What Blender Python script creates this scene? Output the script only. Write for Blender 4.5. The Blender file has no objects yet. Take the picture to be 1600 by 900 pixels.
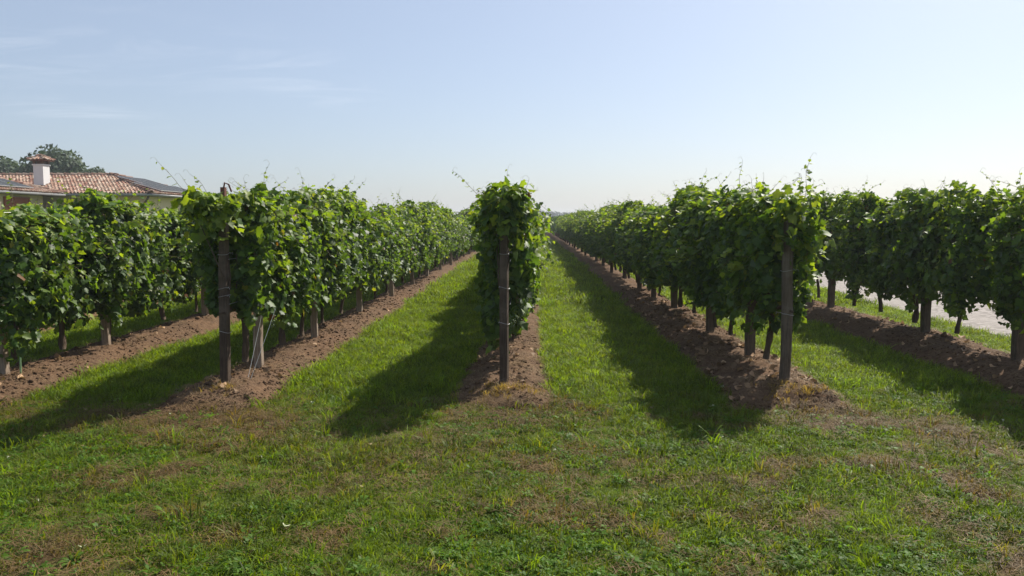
import bpy, math, random
import numpy as np
from mathutils import Vector, Matrix, Euler

R = math.radians
random.seed(7)
scn = bpy.context.scene
COL = scn.collection

# ------------------------------------------------------------------ camera
cam_d = bpy.data.cameras.new('camera')
cam_d.sensor_width = 36.0
cam_d.lens = 28.125
cam_d.clip_start = 0.05
cam_d.clip_end = 9000
cam = bpy.data.objects.new('camera', cam_d)
cam.location = (0, 0, 1.6)
cam.rotation_euler = (R(90) - math.atan(105 / 1250), 0, math.atan(30 / 1250))
COL.objects.link(cam)
scn.camera = cam

# ------------------------------------------------------------------ sky, sun, exposure
SUN_AZ, SUN_EL = R(37), R(44)          # azimuth measured from +Y towards +X
world = bpy.data.worlds.new('World')
scn.world = world
world.use_nodes = True
wn, wl = world.node_tree.nodes, world.node_tree.links
wn.clear()
w_out = wn.new('ShaderNodeOutputWorld')
w_bg = wn.new('ShaderNodeBackground')
w_bg.inputs['Strength'].default_value = 0.091
sky = wn.new('ShaderNodeTexSky')
sky.sky_type = 'NISHITA'
sky.sun_disc = False
sky.sun_elevation = SUN_EL
sky.sun_rotation = SUN_AZ
sky.altitude = 0
sky.air_density = 0.9
sky.dust_density = 1.6
sky.ozone_density = 4.0
# thin cirrus streaks, laid on a flat cloud layer high above the place
w_tc = wn.new('ShaderNodeTexCoord')
w_sep = wn.new('ShaderNodeSeparateXYZ')
wl.new(w_tc.outputs['Generated'], w_sep.inputs[0])
def wmath(op, a, b=None, clamp=False):
    n = wn.new('ShaderNodeMath'); n.operation = op; n.use_clamp = clamp
    for i, v in enumerate((a, b)):
        if v is None: continue
        if isinstance(v, (int, float)): n.inputs[i].default_value = v
        else: wl.new(v, n.inputs[i])
    return n.outputs[0]
zz = wmath('MAXIMUM', wmath('ADD', w_sep.outputs[2], 0.06), 0.05)
cx_ = wmath('DIVIDE', w_sep.outputs[0], zz)
cy_ = wmath('DIVIDE', w_sep.outputs[1], zz)
w_cmb = wn.new('ShaderNodeCombineXYZ')
wl.new(cx_, w_cmb.inputs[0]); wl.new(cy_, w_cmb.inputs[1])
def wpatch(c, r):
    m = wn.new('ShaderNodeMapping'); m.vector_type = 'TEXTURE'
    m.inputs['Location'].default_value = (*c, 0); m.inputs['Scale'].default_value = (r[0], r[1], 1)
    m.inputs['Rotation'].default_value = (0, 0, r[2])
    g = wn.new('ShaderNodeTexGradient'); g.gradient_type = 'SPHERICAL'
    wl.new(w_cmb.outputs[0], m.inputs[0]); wl.new(m.outputs[0], g.inputs[0]); return g.outputs[1]
w_map = wn.new('ShaderNodeMapping')
w_map.inputs['Location'].default_value = (1.55, 0.35, 0)
w_map.inputs['Rotation'].default_value = (0, 0, R(-8))
w_map.inputs['Scale'].default_value = (0.55, 1.0, 1)
wl.new(w_cmb.outputs[0], w_map.inputs[0])
w_fin = wn.new('ShaderNodeTexNoise'); w_fin.inputs['Scale'].default_value = 2.6; w_fin.inputs['Detail'].default_value = 8
w_fin.inputs['Roughness'].default_value = 0.62; w_fin.inputs['Distortion'].default_value = 1.2
wl.new(w_map.outputs[0], w_fin.inputs['Vector'])
def wrange(v, a, b):
    n = wn.new('ShaderNodeMapRange'); n.interpolation_type = 'SMOOTHSTEP'
    n.inputs[1].default_value = a; n.inputs[2].default_value = b
    wl.new(v, n.inputs[0]); return n.outputs[0]
pt = wpatch((-1.65, 3.75), (0.85, 0.85, 0))
for c, r in (((-2.40, 3.65), (0.55, 0.7, 0)), ((-2.75, 4.9), (0.5, 0.9, 0)), ((-1.15, 4.5), (0.4, 0.7, 0)), ((-7.0, 2.0), (2.5, 2.0, 0)), ((-2.0, -3.5), (2.5, 1.5, 0.5))):
    pt = wmath('ADD', pt, wpatch(c, r))
cl = wmath('MULTIPLY', wmath('MINIMUM', pt, 0.7), wrange(w_fin.outputs[0], 0.42, 0.78))
cl = wmath('MULTIPLY', cl, 0.32, True)
w_mix = wn.new('ShaderNodeMix'); w_mix.data_type = 'RGBA'
wl.new(cl, w_mix.inputs[0])
w_veil = wn.new('ShaderNodeMix'); w_veil.data_type = 'RGBA'; w_veil.inputs[0].default_value = 0.36   # thin even veil of high haze
wl.new(sky.outputs[0], w_veil.inputs[6]); w_veil.inputs[7].default_value = (5.3, 5.75, 6.4, 1)
wl.new(w_veil.outputs[2], w_mix.inputs[6])
w_mix.inputs[7].default_value = (7.8, 8.2, 8.8, 1)
wl.new(w_mix.outputs[2], w_bg.inputs['Color'])
wl.new(w_bg.outputs[0], w_out.inputs[0])

sun_d = bpy.data.lights.new('sun', 'SUN')
sun_d.energy = 5.0
sun_d.angle = R(0.55)
sun_d.color = (1.0, 0.94, 0.84)
sun = bpy.data.objects.new('sun', sun_d)
SD = Vector((math.sin(SUN_AZ) * math.cos(SUN_EL), math.cos(SUN_AZ) * math.cos(SUN_EL), math.sin(SUN_EL)))
sun.rotation_euler = (-SD).to_track_quat('-Z', 'Y').to_euler()
sun.location = (20, 30, 40)
COL.objects.link(sun)

vs = scn.view_settings
vs.view_transform = 'Standard'; vs.look = 'None'; vs.gamma = 1.0; vs.use_curve_mapping = False
vs.exposure = 0.50
scn.cycles.max_bounces = 7
scn.cycles.diffuse_bounces = 3
scn.cycles.transmission_bounces = 4

# ------------------------------------------------------------------ small helpers
RG = np.random.default_rng(11)

def _h(ix, iy, iz, seed):
    n = (ix.astype(np.int64) * 374761393 + iy.astype(np.int64) * 668265263 + iz.astype(np.int64) * 2147483647 + seed * 974634777) & 0xffffffff
    n = ((n ^ (n >> 13)) * 1274126177) & 0xffffffff
    n = ((n ^ (n >> 16)) * 2246822519) & 0xffffffff
    return ((n ^ (n >> 15)) & 0xffffff) / float(0xffffff)

def vnoise(x, y, z=0.0, seed=0):
    x, y, z = np.broadcast_arrays(np.asarray(x, float), np.asarray(y, float), np.asarray(z, float))
    ix, iy, iz = np.floor(x), np.floor(y), np.floor(z)
    fx, fy, fz = x - ix, y - iy, z - iz
    fx, fy, fz = (t * t * (3 - 2 * t) for t in (fx, fy, fz))
    out = 0
    for a in (0, 1):
        for b in (0, 1):
            for c in (0, 1):
                w = (fx if a else 1 - fx) * (fy if b else 1 - fy) * (fz if c else 1 - fz)
                out = out + w * _h(ix + a, iy + b, iz + c, seed)
    return out * 2 - 1

def fbm(x, y, z=0.0, seed=0, octv=4, gain=0.5):
    a, s, o = 1.0, 0.0, 0.0
    for k in range(octv):
        o = o + a * vnoise(np.asarray(x) * 2 ** k, np.asarray(y) * 2 ** k, np.asarray(z) * 2 ** k, seed + k * 17)
        s += a; a *= gain
    return o / s

def sstep(a, b, v):
    t = np.clip((v - a) / (b - a), 0, 1)
    return t * t * (3 - 2 * t)

def mesh_from(name, verts, faces, mats=(), col=None, midx=None, smooth=True):
    """verts (n,3); faces: list of arrays (m,k), each of one polygon size."""
    me = bpy.data.meshes.new(name)
    verts = np.asarray(verts, np.float32)
    fl = [np.asarray(f, np.int32) for f in (faces if isinstance(faces, (list, tuple)) and len(faces) and np.ndim(faces[0]) == 2 else [faces])]
    me.vertices.add(len(verts))
    me.vertices.foreach_set('co', verts.ravel())
    tot = np.concatenate([np.full(len(f), f.shape[1], np.int32) for f in fl])
    idx = np.concatenate([f.ravel() for f in fl]).astype(np.int32)
    start = np.concatenate([[0], np.cumsum(tot)[:-1]]).astype(np.int32)
    me.loops.add(len(idx)); me.loops.foreach_set('vertex_index', idx)
    me.polygons.add(len(tot))
    me.polygons.foreach_set('loop_start', start)
    me.polygons.foreach_set('loop_total', tot)
    if midx is not None: me.polygons.foreach_set('material_index', np.asarray(midx, np.int32))
    me.polygons.foreach_set('use_smooth', np.full(len(tot), bool(smooth)))
    for m in mats: me.materials.append(m)
    if col is not None:
        c = np.ones((len(verts), 4), np.float32); c[:, :3] = col
        at = me.color_attributes.new('Col', 'FLOAT_COLOR', 'POINT')
        at.data.foreach_set('color', c.ravel())
    me.update(calc_edges=True)
    return me

def obj(name, me, parent=None, loc=None, rot=None, kind=None):
    o = bpy.data.objects.new(name, me)
    COL.objects.link(o)
    if parent is not None: o.parent = parent
    if loc is not None: o.location = loc
    if rot is not None: o.rotation_euler = rot
    if kind: o['kind'] = kind
    return o

def tag(o, label, cat, group=None):
    o['label'] = label; o['category'] = cat
    if group: o['group'] = group
    return o

def thing(name, label, cat, loc=(0, 0, 0), group=None, rz=0.0):
    o = bpy.data.objects.new(name, None)
    o.empty_display_size = 0.1
    o.location = loc; o.rotation_euler = (0, 0, rz)
    COL.objects.link(o)
    return tag(o, label, cat, group)

class MB:
    """collects boxes, tubes and raw pieces into one mesh"""
    def __init__(s): s.v = []; s.f3 = []; s.f4 = []; s.m3 = []; s.m4 = []; s.c = []; s.n = 0
    def raw(s, v, f, col=None, mi=0):
        v = np.asarray(v, float); f = np.asarray(f, int)
        if f.shape[1] == 3: s.f3.append(f + s.n); s.m3.append(np.full(len(f), mi))
        else: s.f4.append(f + s.n); s.m4.append(np.full(len(f), mi))
        s.v.append(v); s.c.append(np.broadcast_to(np.asarray(col if col is not None else (1, 1, 1), float), (len(v), 3)))
        s.n += len(v)
    def box(s, lo, hi, col=None, mi=0, M=None):
        x0, y0, z0 = lo; x1, y1, z1 = hi
        v = np.array([(x, y, z) for z in (z0, z1) for y in (y0, y1) for x in (x0, x1)], float)
        if M is not None: v = v @ np.array(M.to_3x3()).T + np.array(M.translation)
        s.raw(v, [(0, 2, 3, 1), (4, 5, 7, 6), (0, 1, 5, 4), (2, 6, 7, 3), (0, 4, 6, 2), (1, 3, 7, 5)], col, mi)
    def tube(s, path, rad, sides=6, col=None, mi=0, cap=True):
        P = np.asarray(path, float); n = len(P)
        rad = np.broadcast_to(np.asarray(rad, float), (n,))
        T = np.gradient(P, axis=0); T /= np.linalg.norm(T, axis=1)[:, None] + 1e-9
        ref = np.array([0.31, 0.87, 0.12]) if abs(T[0][2]) > 0.7 else np.array([0.05, 0.1, 1.0])
        A = np.cross(T, ref); A /= np.linalg.norm(A, axis=1)[:, None] + 1e-9
        B = np.cross(T, A)
        an = np.arange(sides) / sides * 2 * np.pi
        v = P[:, None, :] + rad[:, None, None] * (np.cos(an)[None, :, None] * A[:, None, :] + np.sin(an)[None, :, None] * B[:, None, :])
        f = []
        for i in range(n - 1):
            for k in range(sides):
                k2 = (k + 1) % sides
                f.append((i * sides + k, i * sides + k2, (i + 1) * sides + k2, (i + 1) * sides + k))
        s.raw(v.reshape(-1, 3), f, col, mi)
        if cap:
            b = s.n - n * sides
            c0 = len(s.v)
            for base, ctr, fl in ((b, P[0], 1), (b + (n - 1) * sides, P[-1], 0)):
                s.v.append(ctr[None, :]); s.c.append(s.c[c0 - 1][:1]); ci = s.n; s.n += 1
                t = [(ci, base + (k + 1) % sides, base + k) if fl else (ci, base + k, base + (k + 1) % sides) for k in range(sides)]
                s.f3.append(np.array(t)); s.m3.append(np.full(len(t), mi))
    def mesh(s, name, mats, smooth=False):
        fs, ms = [], []
        if s.f3: fs.append(np.concatenate(s.f3)); ms.append(np.concatenate(s.m3))
        if s.f4: fs.append(np.concatenate(s.f4)); ms.append(np.concatenate(s.m4))
        return mesh_from(name, np.concatenate(s.v), fs, mats, np.concatenate(s.c), np.concatenate(ms), smooth)

# ------------------------------------------------------------------ materials
def mat(name):
    m = bpy.data.materials.new(name); m.use_nodes = True
    nt = m.node_tree; nt.nodes.clear()
    out = nt.nodes.new('ShaderNodeOutputMaterial')
    return m, nt, out

def N(nt, t, **kw):
    n = nt.nodes.new(t)
    for k, v in kw.items(): setattr(n, k, v)
    return n

def mixc(nt, fac, a, b, blend='MIX'):
    n = nt.nodes.new('ShaderNodeMix'); n.data_type = 'RGBA'; n.blend_type = blend
    for i, v in ((0, fac), (6, a), (7, b)):
        if isinstance(v, (int, float)): n.inputs[i].default_value = v
        elif isinstance(v, tuple): n.inputs[i].default_value = (*v, 1) if len(v) == 3 else v
        else: nt.links.new(v, n.inputs[i])
    return n.outputs[2]

def noise(nt, scale, detail=4, rough=0.55, coord='Object', dist=0.0, vec=None):
    n = N(nt, 'ShaderNodeTexNoise')
    n.inputs['Scale'].default_value = scale; n.inputs['Detail'].default_value = detail
    n.inputs['Roughness'].default_value = rough; n.inputs['Distortion'].default_value = dist
    if vec is None:
        tc = N(nt, 'ShaderNodeTexCoord'); vec = tc.outputs[coord]
    nt.links.new(vec, n.inputs['Vector'])
    return n.outputs['Fac']

def ramp(nt, v, a, b):
    n = N(nt, 'ShaderNodeMapRange'); n.interpolation_type = 'SMOOTHSTEP'
    n.inputs[1].default_value = a; n.inputs[2].default_value = b
    nt.links.new(v, n.inputs[0]); return n.outputs[0]

def princ(nt, out, color, rough=0.8, spec=0.3, bump=None, bstr=0.3, bdist=0.01):
    p = N(nt, 'ShaderNodeBsdfPrincipled')
    if isinstance(color, tuple): p.inputs['Base Color'].default_value = (*color, 1)
    else: nt.links.new(color, p.inputs['Base Color'])
    if isinstance(rough, (int, float)): p.inputs['Roughness'].default_value = rough
    else: nt.links.new(rough, p.inputs['Roughness'])
    p.inputs['Specular IOR Level'].default_value = spec
    if bump is not None:
        b = N(nt, 'ShaderNodeBump'); b.inputs['Strength'].default_value = bstr; b.inputs['Distance'].default_value = bdist
        nt.links.new(bump, b.inputs['Height']); nt.links.new(b.outputs[0], p.inputs['Normal'])
    if out is not None: nt.links.new(p.outputs[0], out.inputs[0])
    return p

def leaf_material(name, attr_type='GEOMETRY', attr='Col', back=(0.13, 0.18, 0.085), backmix=0.5, trans=0.44, rough=0.5, spec=0.32, tcol=(2.0, 1.9, 0.4), grain=35):
    m, nt, out = mat(name)
    a = N(nt, 'ShaderNodeAttribute', attribute_type=attr_type, attribute_name=attr)
    nz = noise(nt, grain, 2)
    c = mixc(nt, nz, mixc(nt, 1.0, a.outputs['Color'], (0.72, 0.75, 0.72), 'MULTIPLY'), mixc(nt, 1.0, a.outputs['Color'], (1.25, 1.22, 1.2), 'MULTIPLY'))
    g = N(nt, 'ShaderNodeNewGeometry')
    bf = N(nt, 'ShaderNodeMath', operation='MULTIPLY'); nt.links.new(g.outputs['Backfacing'], bf.inputs[0]); bf.inputs[1].default_value = backmix
    c2 = mixc(nt, bf.outputs[0], c, back)
    p = princ(nt, None, c2, rough, spec)
    t = N(nt, 'ShaderNodeBsdfTranslucent')
    nt.links.new(mixc(nt, 1.0, c, tcol, 'MULTIPLY'), t.inputs['Color'])
    mx = N(nt, 'ShaderNodeMixShader'); mx.inputs[0].default_value = trans
    nt.links.new(p.outputs[0], mx.inputs[1]); nt.links.new(t.outputs[0], mx.inputs[2])
    nt.links.new(mx.outputs[0], out.inputs[0])
    return m

M_LEAF = leaf_material('vine_leaf')
M_TREE = leaf_material('tree_leaf', back=(0.07, 0.10, 0.05), trans=0.2, rough=0.6, spec=0.2)
M_GRASS = leaf_material('grass_blade', 'INSTANCER', 'col', back=(0.1, 0.14, 0.04), backmix=0.12, trans=0.44, rough=0.55, spec=0.18, tcol=(1.7, 1.6, 0.3), grain=18)
M_STRAW = leaf_material('dry_straw', 'INSTANCER', 'col', back=(0.3, 0.22, 0.12), backmix=0.1, trans=0.15, rough=0.7, spec=0.2, tcol=(1.1, 1.05, 0.8))

def m_bark():
    m, nt, out = mat('vine_bark')
    tc = N(nt, 'ShaderNodeTexCoord'); mp = N(nt, 'ShaderNodeMapping'); mp.inputs['Scale'].default_value = (1, 1, 0.18)
    nt.links.new(tc.outputs['Object'], mp.inputs[0])
    n = noise(nt, 70, 5, 0.65, vec=mp.outputs[0])
    princ(nt, out, mixc(nt, n, (0.035, 0.024, 0.017), (0.16, 0.115, 0.08)), 0.9, 0.15, n, 0.9, 0.012)
    return m
M_BARK = m_bark()

def m_cane():
    m, nt, out = mat('green_cane')
    n = noise(nt, 40, 2)
    princ(nt, out, mixc(nt, n, (0.10, 0.12, 0.035), (0.16, 0.10, 0.05)), 0.6, 0.3)
    return m
M_CANE = m_cane()

def m_post(name, a, b, c):
    m, nt, out = mat(name)
    tc = N(nt, 'ShaderNodeTexCoord'); mp = N(nt, 'ShaderNodeMapping'); mp.inputs['Scale'].default_value = (1, 1, 0.06)
    nt.links.new(tc.outputs['Object'], mp.inputs[0])
    g = noise(nt, 90, 6, 0.7, vec=mp.outputs[0])
    st = noise(nt, 3.5, 4, 0.6)
    col = mixc(nt, ramp(nt, g, 0.3, 0.7), a, b)
    col = mixc(nt, ramp(nt, st, 0.42, 0.72), col, c)
    princ(nt, out, col, 0.85, 0.2, g, 0.7, 0.006)
    return m
M_POST_DARK = m_post('dark_weathered_wood', (0.032, 0.021, 0.014), (0.092, 0.063, 0.044), (0.15, 0.115, 0.087))
M_POST_PALE = m_post('pale_weathered_wood', (0.17, 0.12, 0.09), (0.36, 0.28, 0.21), (0.42, 0.36, 0.29))
M_POST_GREY = m_post('grey_weathered_wood', (0.060, 0.043, 0.030), (0.150, 0.114, 0.083), (0.18, 0.145, 0.11))

def m_simple(name, col, rough=0.6, spec=0.4, metal=0.0, var=0.15, scale=20):
    m, nt, out = mat(name)
    n = noise(nt, scale, 4)
    lo = tuple(x * (1 - var) for x in col); hi = tuple(min(1, x * (1 + var)) for x in col)
    p = princ(nt, out, mixc(nt, n, lo, hi), rough, spec)
    p.inputs['Metallic'].default_value = metal
    return m
M_WIRE = m_simple('galvanised_wire', (0.42, 0.42, 0.41), 0.45, 0.5, 0.7)
M_RUST = m_simple('rusty_iron', (0.16, 0.07, 0.05), 0.8, 0.3, 0.2, 0.4, 60)
M_STRING = m_simple('pale_string', (0.62, 0.62, 0.58), 0.6, 0.3)
M_STAKE = m_simple('green_plastic_stake', (0.25, 0.42, 0.22), 0.5, 0.4)

def m_soil():
    m, nt, out = mat('tilled_soil')
    n1 = noise(nt, 2.2, 5, 0.6); n2 = noise(nt, 22, 6, 0.7); n3 = noise(nt, 90, 3, 0.6)
    c = mixc(nt, ramp(nt, n2, 0.3, 0.7), (0.076, 0.046, 0.028), (0.165, 0.105, 0.064))
    c = mixc(nt, ramp(nt, n1, 0.35, 0.7), c, mixc(nt, 1.0, c, (1.22, 1.16, 1.10), 'MULTIPLY'))
    c = mixc(nt, ramp(nt, n3, 0.62, 0.8), c, (0.26, 0.175, 0.105))
    princ(nt, out, c, 0.95, 0.1, n2, 0.8, 0.03)
    return m
M_SOIL = m_soil()

def m_ground():
    m, nt, out = mat('lawn_ground')
    a = N(nt, 'ShaderNodeAttribute', attribute_type='GEOMETRY', attribute_name='Col')
    n1 = noise(nt, 6, 6, 0.7); n2 = noise(nt, 60, 4, 0.7)
    c = mixc(nt, ramp(nt, n1, 0.3, 0.72), mixc(nt, 1.0, a.outputs['Color'], (0.62, 0.66, 0.62), 'MULTIPLY'), mixc(nt, 1.0, a.outputs['Color'], (1.3, 1.25, 1.2), 'MULTIPLY'))
    c = mixc(nt, ramp(nt, n2, 0.55, 0.8), c, (0.12, 0.085, 0.05))
    princ(nt, out, c, 0.95, 0.1, n2, 0.6, 0.03)
    return m
M_GROUND = m_ground()

def m_gravel():
    m, nt, out = mat('white_gravel')
    v = N(nt, 'ShaderNodeTexVoronoi'); v.inputs['Scale'].default_value = 26
    tc = N(nt, 'ShaderNodeTexCoord'); nt.links.new(tc.outputs['Object'], v.inputs['Vector'])
    n = noise(nt, 1.3, 5, 0.6)
    v.inputs['Scale'].default_value = 14
    n2 = noise(nt, 5, 6, 0.7)
    c = mixc(nt, v.outputs['Color'], (0.12, 0.105, 0.09), (0.40, 0.36, 0.33))
    c = mixc(nt, ramp(nt, n, 0.35, 0.7), c, (0.29, 0.26, 0.235))
    c = mixc(nt, ramp(nt, n2, 0.52, 0.75), c, (0.17, 0.145, 0.125))
    princ(nt, out, c, 0.9, 0.2, v.outputs['Distance'], 0.9, 0.02)
    return m
M_GRAVEL = m_gravel()

# ------------------------------------------------------------------ ground
# rows of vines run along +Y; distances from the gravel road give the labels
#        key  row x   first y   bed half widths (towards -x, +x)  bed height
ROWS = {
    '2R': dict(x=4.98, y0=7.3, wl=0.62, wr=0.42, h=0.19, name='row beside the gravel road'),
    '1R': dict(x=2.33, y0=7.2, wl=0.62, wr=0.45, h=0.15, name='second row from the gravel road'),
    'C':  dict(x=-0.25, y0=7.32, wl=0.42, wr=0.42, h=0.10, name='third row from the gravel road'),
    '1L': dict(x=-2.75, y0=7.05, wl=0.45, wr=0.42, h=0.13, name='fourth row from the gravel road'),
    '2L': dict(x=-5.05, y0=7.3, wl=0.45, wr=0.52, h=0.14, name='fifth row from the gravel road'),
    '3L': dict(x=-7.50, y0=7.5, wl=0.45, wr=0.55, h=0.14, name='sixth row from the gravel road'),
}
ROW_END = 104.0

def gh(x, y):
    x = np.asarray(x, float); y = np.asarray(y, float)
    near = 1 - sstep(60, 140, np.hypot(x, y))
    return near * (0.035 * fbm(x * 0.45, y * 0.45, 0, 3, 3) + 0.012 * vnoise(x * 2.3, y * 2.3, 0, 9))

def bed_edge(x, y, r):
    """signed amount inside the bed of a row: >0 inside, about 1 on the crest"""
    x = np.asarray(x, float); y = np.asarray(y, float)
    wob = 0.13 * fbm(y * 1.1, x * 0.6 + r['x'] * 3.1, 0, 21, 3)
    d = x - r['x']
    w = np.where(d < 0, r['wl'], r['wr']) * (1 + wob * 1.6)
    s = 1 - np.abs(d) / w
    e = (y - (r['y0'] - 0.62 + 0.25 * fbm(x * 1.7, r['x'], 0, 5, 2))) / 0.75
    return np.minimum(s, e)

def bed_h(x, y, r):
    s = np.clip(bed_edge(x, y, r), -1, 1.0)
    prof = np.where(s > 0, np.sin(np.clip(s * 1.35, 0, 1) * np.pi / 2), s * 1.2)
    lump = 0.022 * fbm(np.asarray(x) * 5, np.asarray(y) * 5, 0, 31, 3) + 0.013 * fbm(np.asarray(x) * 16, np.asarray(y) * 16, 0, 37, 3)
    longw = 1 + 0.18 * fbm(np.asarray(y) * 0.5, r['x'], 0, 41, 2)
    return gh(x, y) + r['h'] * longw * prof + np.where(s > 0, lump * np.minimum(1, s * 4 + 0.25), 0)

def soil_mask(x, y):
    m = np.full(np.shape(x), -9.0)
    for r in ROWS.values(): m = np.maximum(m, bed_edge(x, y, r))
    return m

def dryness(x, y):
    x = np.asarray(x, float); y = np.asarray(y, float)
    d = sstep(0.08, 0.62, fbm(x * 0.85 + 3, y * 0.85, 0, 51, 4, 0.62))
    d2 = sstep(0.16, 0.42, fbm(x * 3.1, y * 3.1, 0, 57, 3))
    head = 1 - sstep(6.2, 7.6, y + 0.25 * vnoise(x * 2, y * 2, 0, 61))
    ends = 0
    for r in ROWS.values():
        dx = x - r['x'] - 0.15; dy = (y - (r['y0'] - 0.75))
        ends = ends + np.exp(-(dx / 0.62) ** 2 - (dy / 0.42) ** 2)
    # a tired, thin band of turf left of the middle row
    band = np.exp(-((x + 1.0) / 1.5) ** 2 - ((y - 5.2) / 0.85) ** 2) * 0.5 + np.exp(-((x + 2.9) / 1.0) ** 2 - ((y - 6.1) / 0.45) ** 2) * 0.55
    return np.clip((d * 0.62 + d2 * 0.75 + band * (0.75 + d)) * head + ends * 0.85, 0, 1)

LUSH = np.array((0.120, 0.192, 0.012)); DULL = np.array((0.100, 0.152, 0.014)); DRY = np.array((0.155, 0.108, 0.042))

def ax(a, pts):
    """graded axis: list of (limit, step)"""
    v = [a]; 
    for lim, st in pts:
        n = max(1, int(round((lim - v[-1]) / st)))
        v += list(np.linspace(v[-1], lim, n + 1)[1:])
    return np.array(v)
gx = np.concatenate([-ax(0, [(9, 0.12), (30, 0.7), (120, 6), (600, 60), (4500, 600)])[::-1][:-1], ax(0, [(9, 0.12), (30, 0.7), (120, 6), (600, 60), (4500, 600)])])
gy = np.concatenate([[-600, -100, -30, -12, -5], ax(-3, [(2, 0.5), (12, 0.12), (30, 0.4), (120, 2.5), (600, 40), (6000, 600)])])
X, Y = np.meshgrid(gx, gy)
Z = gh(X, Y)
ix = np.arange(len(gx) - 1)[None, :] + (np.arange(len(gy) - 1) * len(gx))[:, None]
quads = np.stack([ix, ix + 1, ix + 1 + len(gx), ix + len(gx)], -1).reshape(-1, 4)
dr = dryness(X, Y)[..., None]
gc = (LUSH * 0.70 + 0.008) * (1 - dr) + np.array((0.100, 0.064, 0.032)) * dr
far = sstep(18, 60, Y)[..., None]
gc = gc * (1 - far) + (LUSH * 0.95) * far
ground = obj('ground', mesh_from('ground', np.stack([X, Y, Z], -1).reshape(-1, 3), quads, [M_GROUND], gc.reshape(-1, 3)), kind='structure')

# soil beds under the rows
def soil_bed(key):
    r = ROWS[key]
    xs = np.concatenate([np.linspace(-r['wl'] * 1.5, 0, 22)[:-1], np.linspace(0, r['wr'] * 1.5, 20)]) + r['x']
    y0 = r['y0'] - 1.1
    fine = 0.028 if key in ('1L', 'C', '1R') else 0.04
    ys = ax(y0, [(y0 + 5, fine), (y0 + 11, 0.055), (y0 + 25, 0.12), (ROW_END, 0.5)])
    X, Y = np.meshgrid(xs, ys)
    Z = bed_h(X, Y, r)
    Z = np.where(bed_edge(X, Y, r) <= 0, np.minimum(Z, gh(X, Y) - 0.015), Z)
    n = len(xs)
    ix = np.arange(n - 1)[None, :] + (np.arange(len(ys) - 1) * n)[:, None]
    q = np.stack([ix, ix + 1, ix + 1 + n, ix + n], -1).reshape(-1, 4)
    o = obj('soil_bed', mesh_from('soil_bed', np.stack([X, Y, Z], -1).reshape(-1, 3), q, [M_SOIL]), kind='structure')
    return o
for k in ROWS: soil_bed(k)

# clods of earth lying on the beds (uncountable: one mesh)
def clod_mesh():
    t = (1 + 5 ** 0.5) / 2
    iv = np.array([(-1, t, 0), (1, t, 0), (-1, -t, 0), (1, -t, 0), (0, -1, t), (0, 1, t), (0, -1, -t), (0, 1, -t), (t, 0, -1), (t, 0, 1), (-t, 0, -1), (-t, 0, 1)], float)
    iv /= np.linalg.norm(iv[0])
    it = np.array([(0, 11, 5), (0, 5, 1), (0, 1, 7), (0, 7, 10), (0, 10, 11), (1, 5, 9), (5, 11, 4), (11, 10, 2), (10, 7, 6), (7, 1, 8), (3, 9, 4), (3, 4, 2), (3, 2, 6), (3, 6, 8), (3, 8, 9), (4, 9, 5), (2, 4, 11), (6, 2, 10), (8, 6, 7), (9, 8, 1)])
    V, F, n = [], [], 0
    for key, cnt, span in (('1L', 5200, 15), ('C', 1500, 4), ('1R', 3200, 11), ('2L', 3200, 9), ('2R', 2600, 11), ('3L', 700, 12)):
        r = ROWS[key]
        x = r['x'] + RG.uniform(-r['wl'] * 1.15, r['wr'] * 1.15, cnt * 2)
        y = r['y0'] - 0.7 + RG.random(cnt * 2) ** 1.5 * span
        s = bed_edge(x, y, r)
        k = (s > -0.06) & (vnoise(x * 3, y * 3, 0, 71) + RG.uniform(-0.6, 0.6, len(x)) > -0.25)
        x, y = x[k][:cnt], y[k][:cnt]
        sz = 0.004 + 0.014 * RG.random(len(x)) ** 2.6 + 0.022 * (RG.random(len(x)) > 0.988)
        z = np.maximum(bed_h(x, y, r), gh(x, y)) + sz * 0.25
        sc = RG.uniform(0.65, 1.3, (len(x), 1, 3)) * sz[:, None, None]
        jit = 1 + RG.uniform(-0.28, 0.28, (len(x), 12, 1))
        an = RG.uniform(0, 6.28, len(x))
        v = iv[None] * jit * sc
        c, s_ = np.cos(an)[:, None], np.sin(an)[:, None]
        v = np.stack([v[..., 0] * c - v[..., 1] * s_, v[..., 0] * s_ + v[..., 1] * c, v[..., 2] * 0.75], -1)
        v += np.stack([x, y, z], -1)[:, None, :]
        V.append(v.reshape(-1, 3)); F.append((it[None] + (np.arange(len(x)) * 12)[:, None, None]).reshape(-1, 3) + n)
        n += len(x) * 12
    o = obj('soil_clods', mesh_from('soil_clods', np.concatenate(V), np.concatenate(F), [M_SOIL], smooth=True), kind='stuff')
    tag(o, 'loose brown clods of earth lying on the tilled soil beds', 'soil')
clod_mesh()

# gravel road beyond the last row on the right
ROAD_L, ROAD_R = 6.5, 11.6
ys = ax(-8, [(30, 0.35), (160, 3)])
wobl = 0.14 * fbm(ys * 0.5, 2.0, 0, 81, 3); wobr = 0.2 * fbm(ys * 0.4, 5.0, 0, 83, 3)
V = []
for j, fr in enumerate(np.linspace(0, 1, 15)):
    xx = (ROAD_L + wobl) * (1 - fr) + (ROAD_R + wobr) * fr
    V.append(np.stack([xx, ys, np.maximum(gh(xx, ys), -0.01) + 0.022 + 0.012 * math.sin(fr * math.pi)], -1))
V = np.stack(V, 1)
n = 15
ix = np.arange(n - 1)[None, :] + (np.arange(len(ys) - 1) * n)[:, None]
road = obj('gravel_road', mesh_from('gravel_road', V.reshape(-1, 3), np.stack([ix, ix + 1, ix + 1 + n, ix + n], -1).reshape(-1, 4), [M_GRAVEL]), kind='structure')

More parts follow.
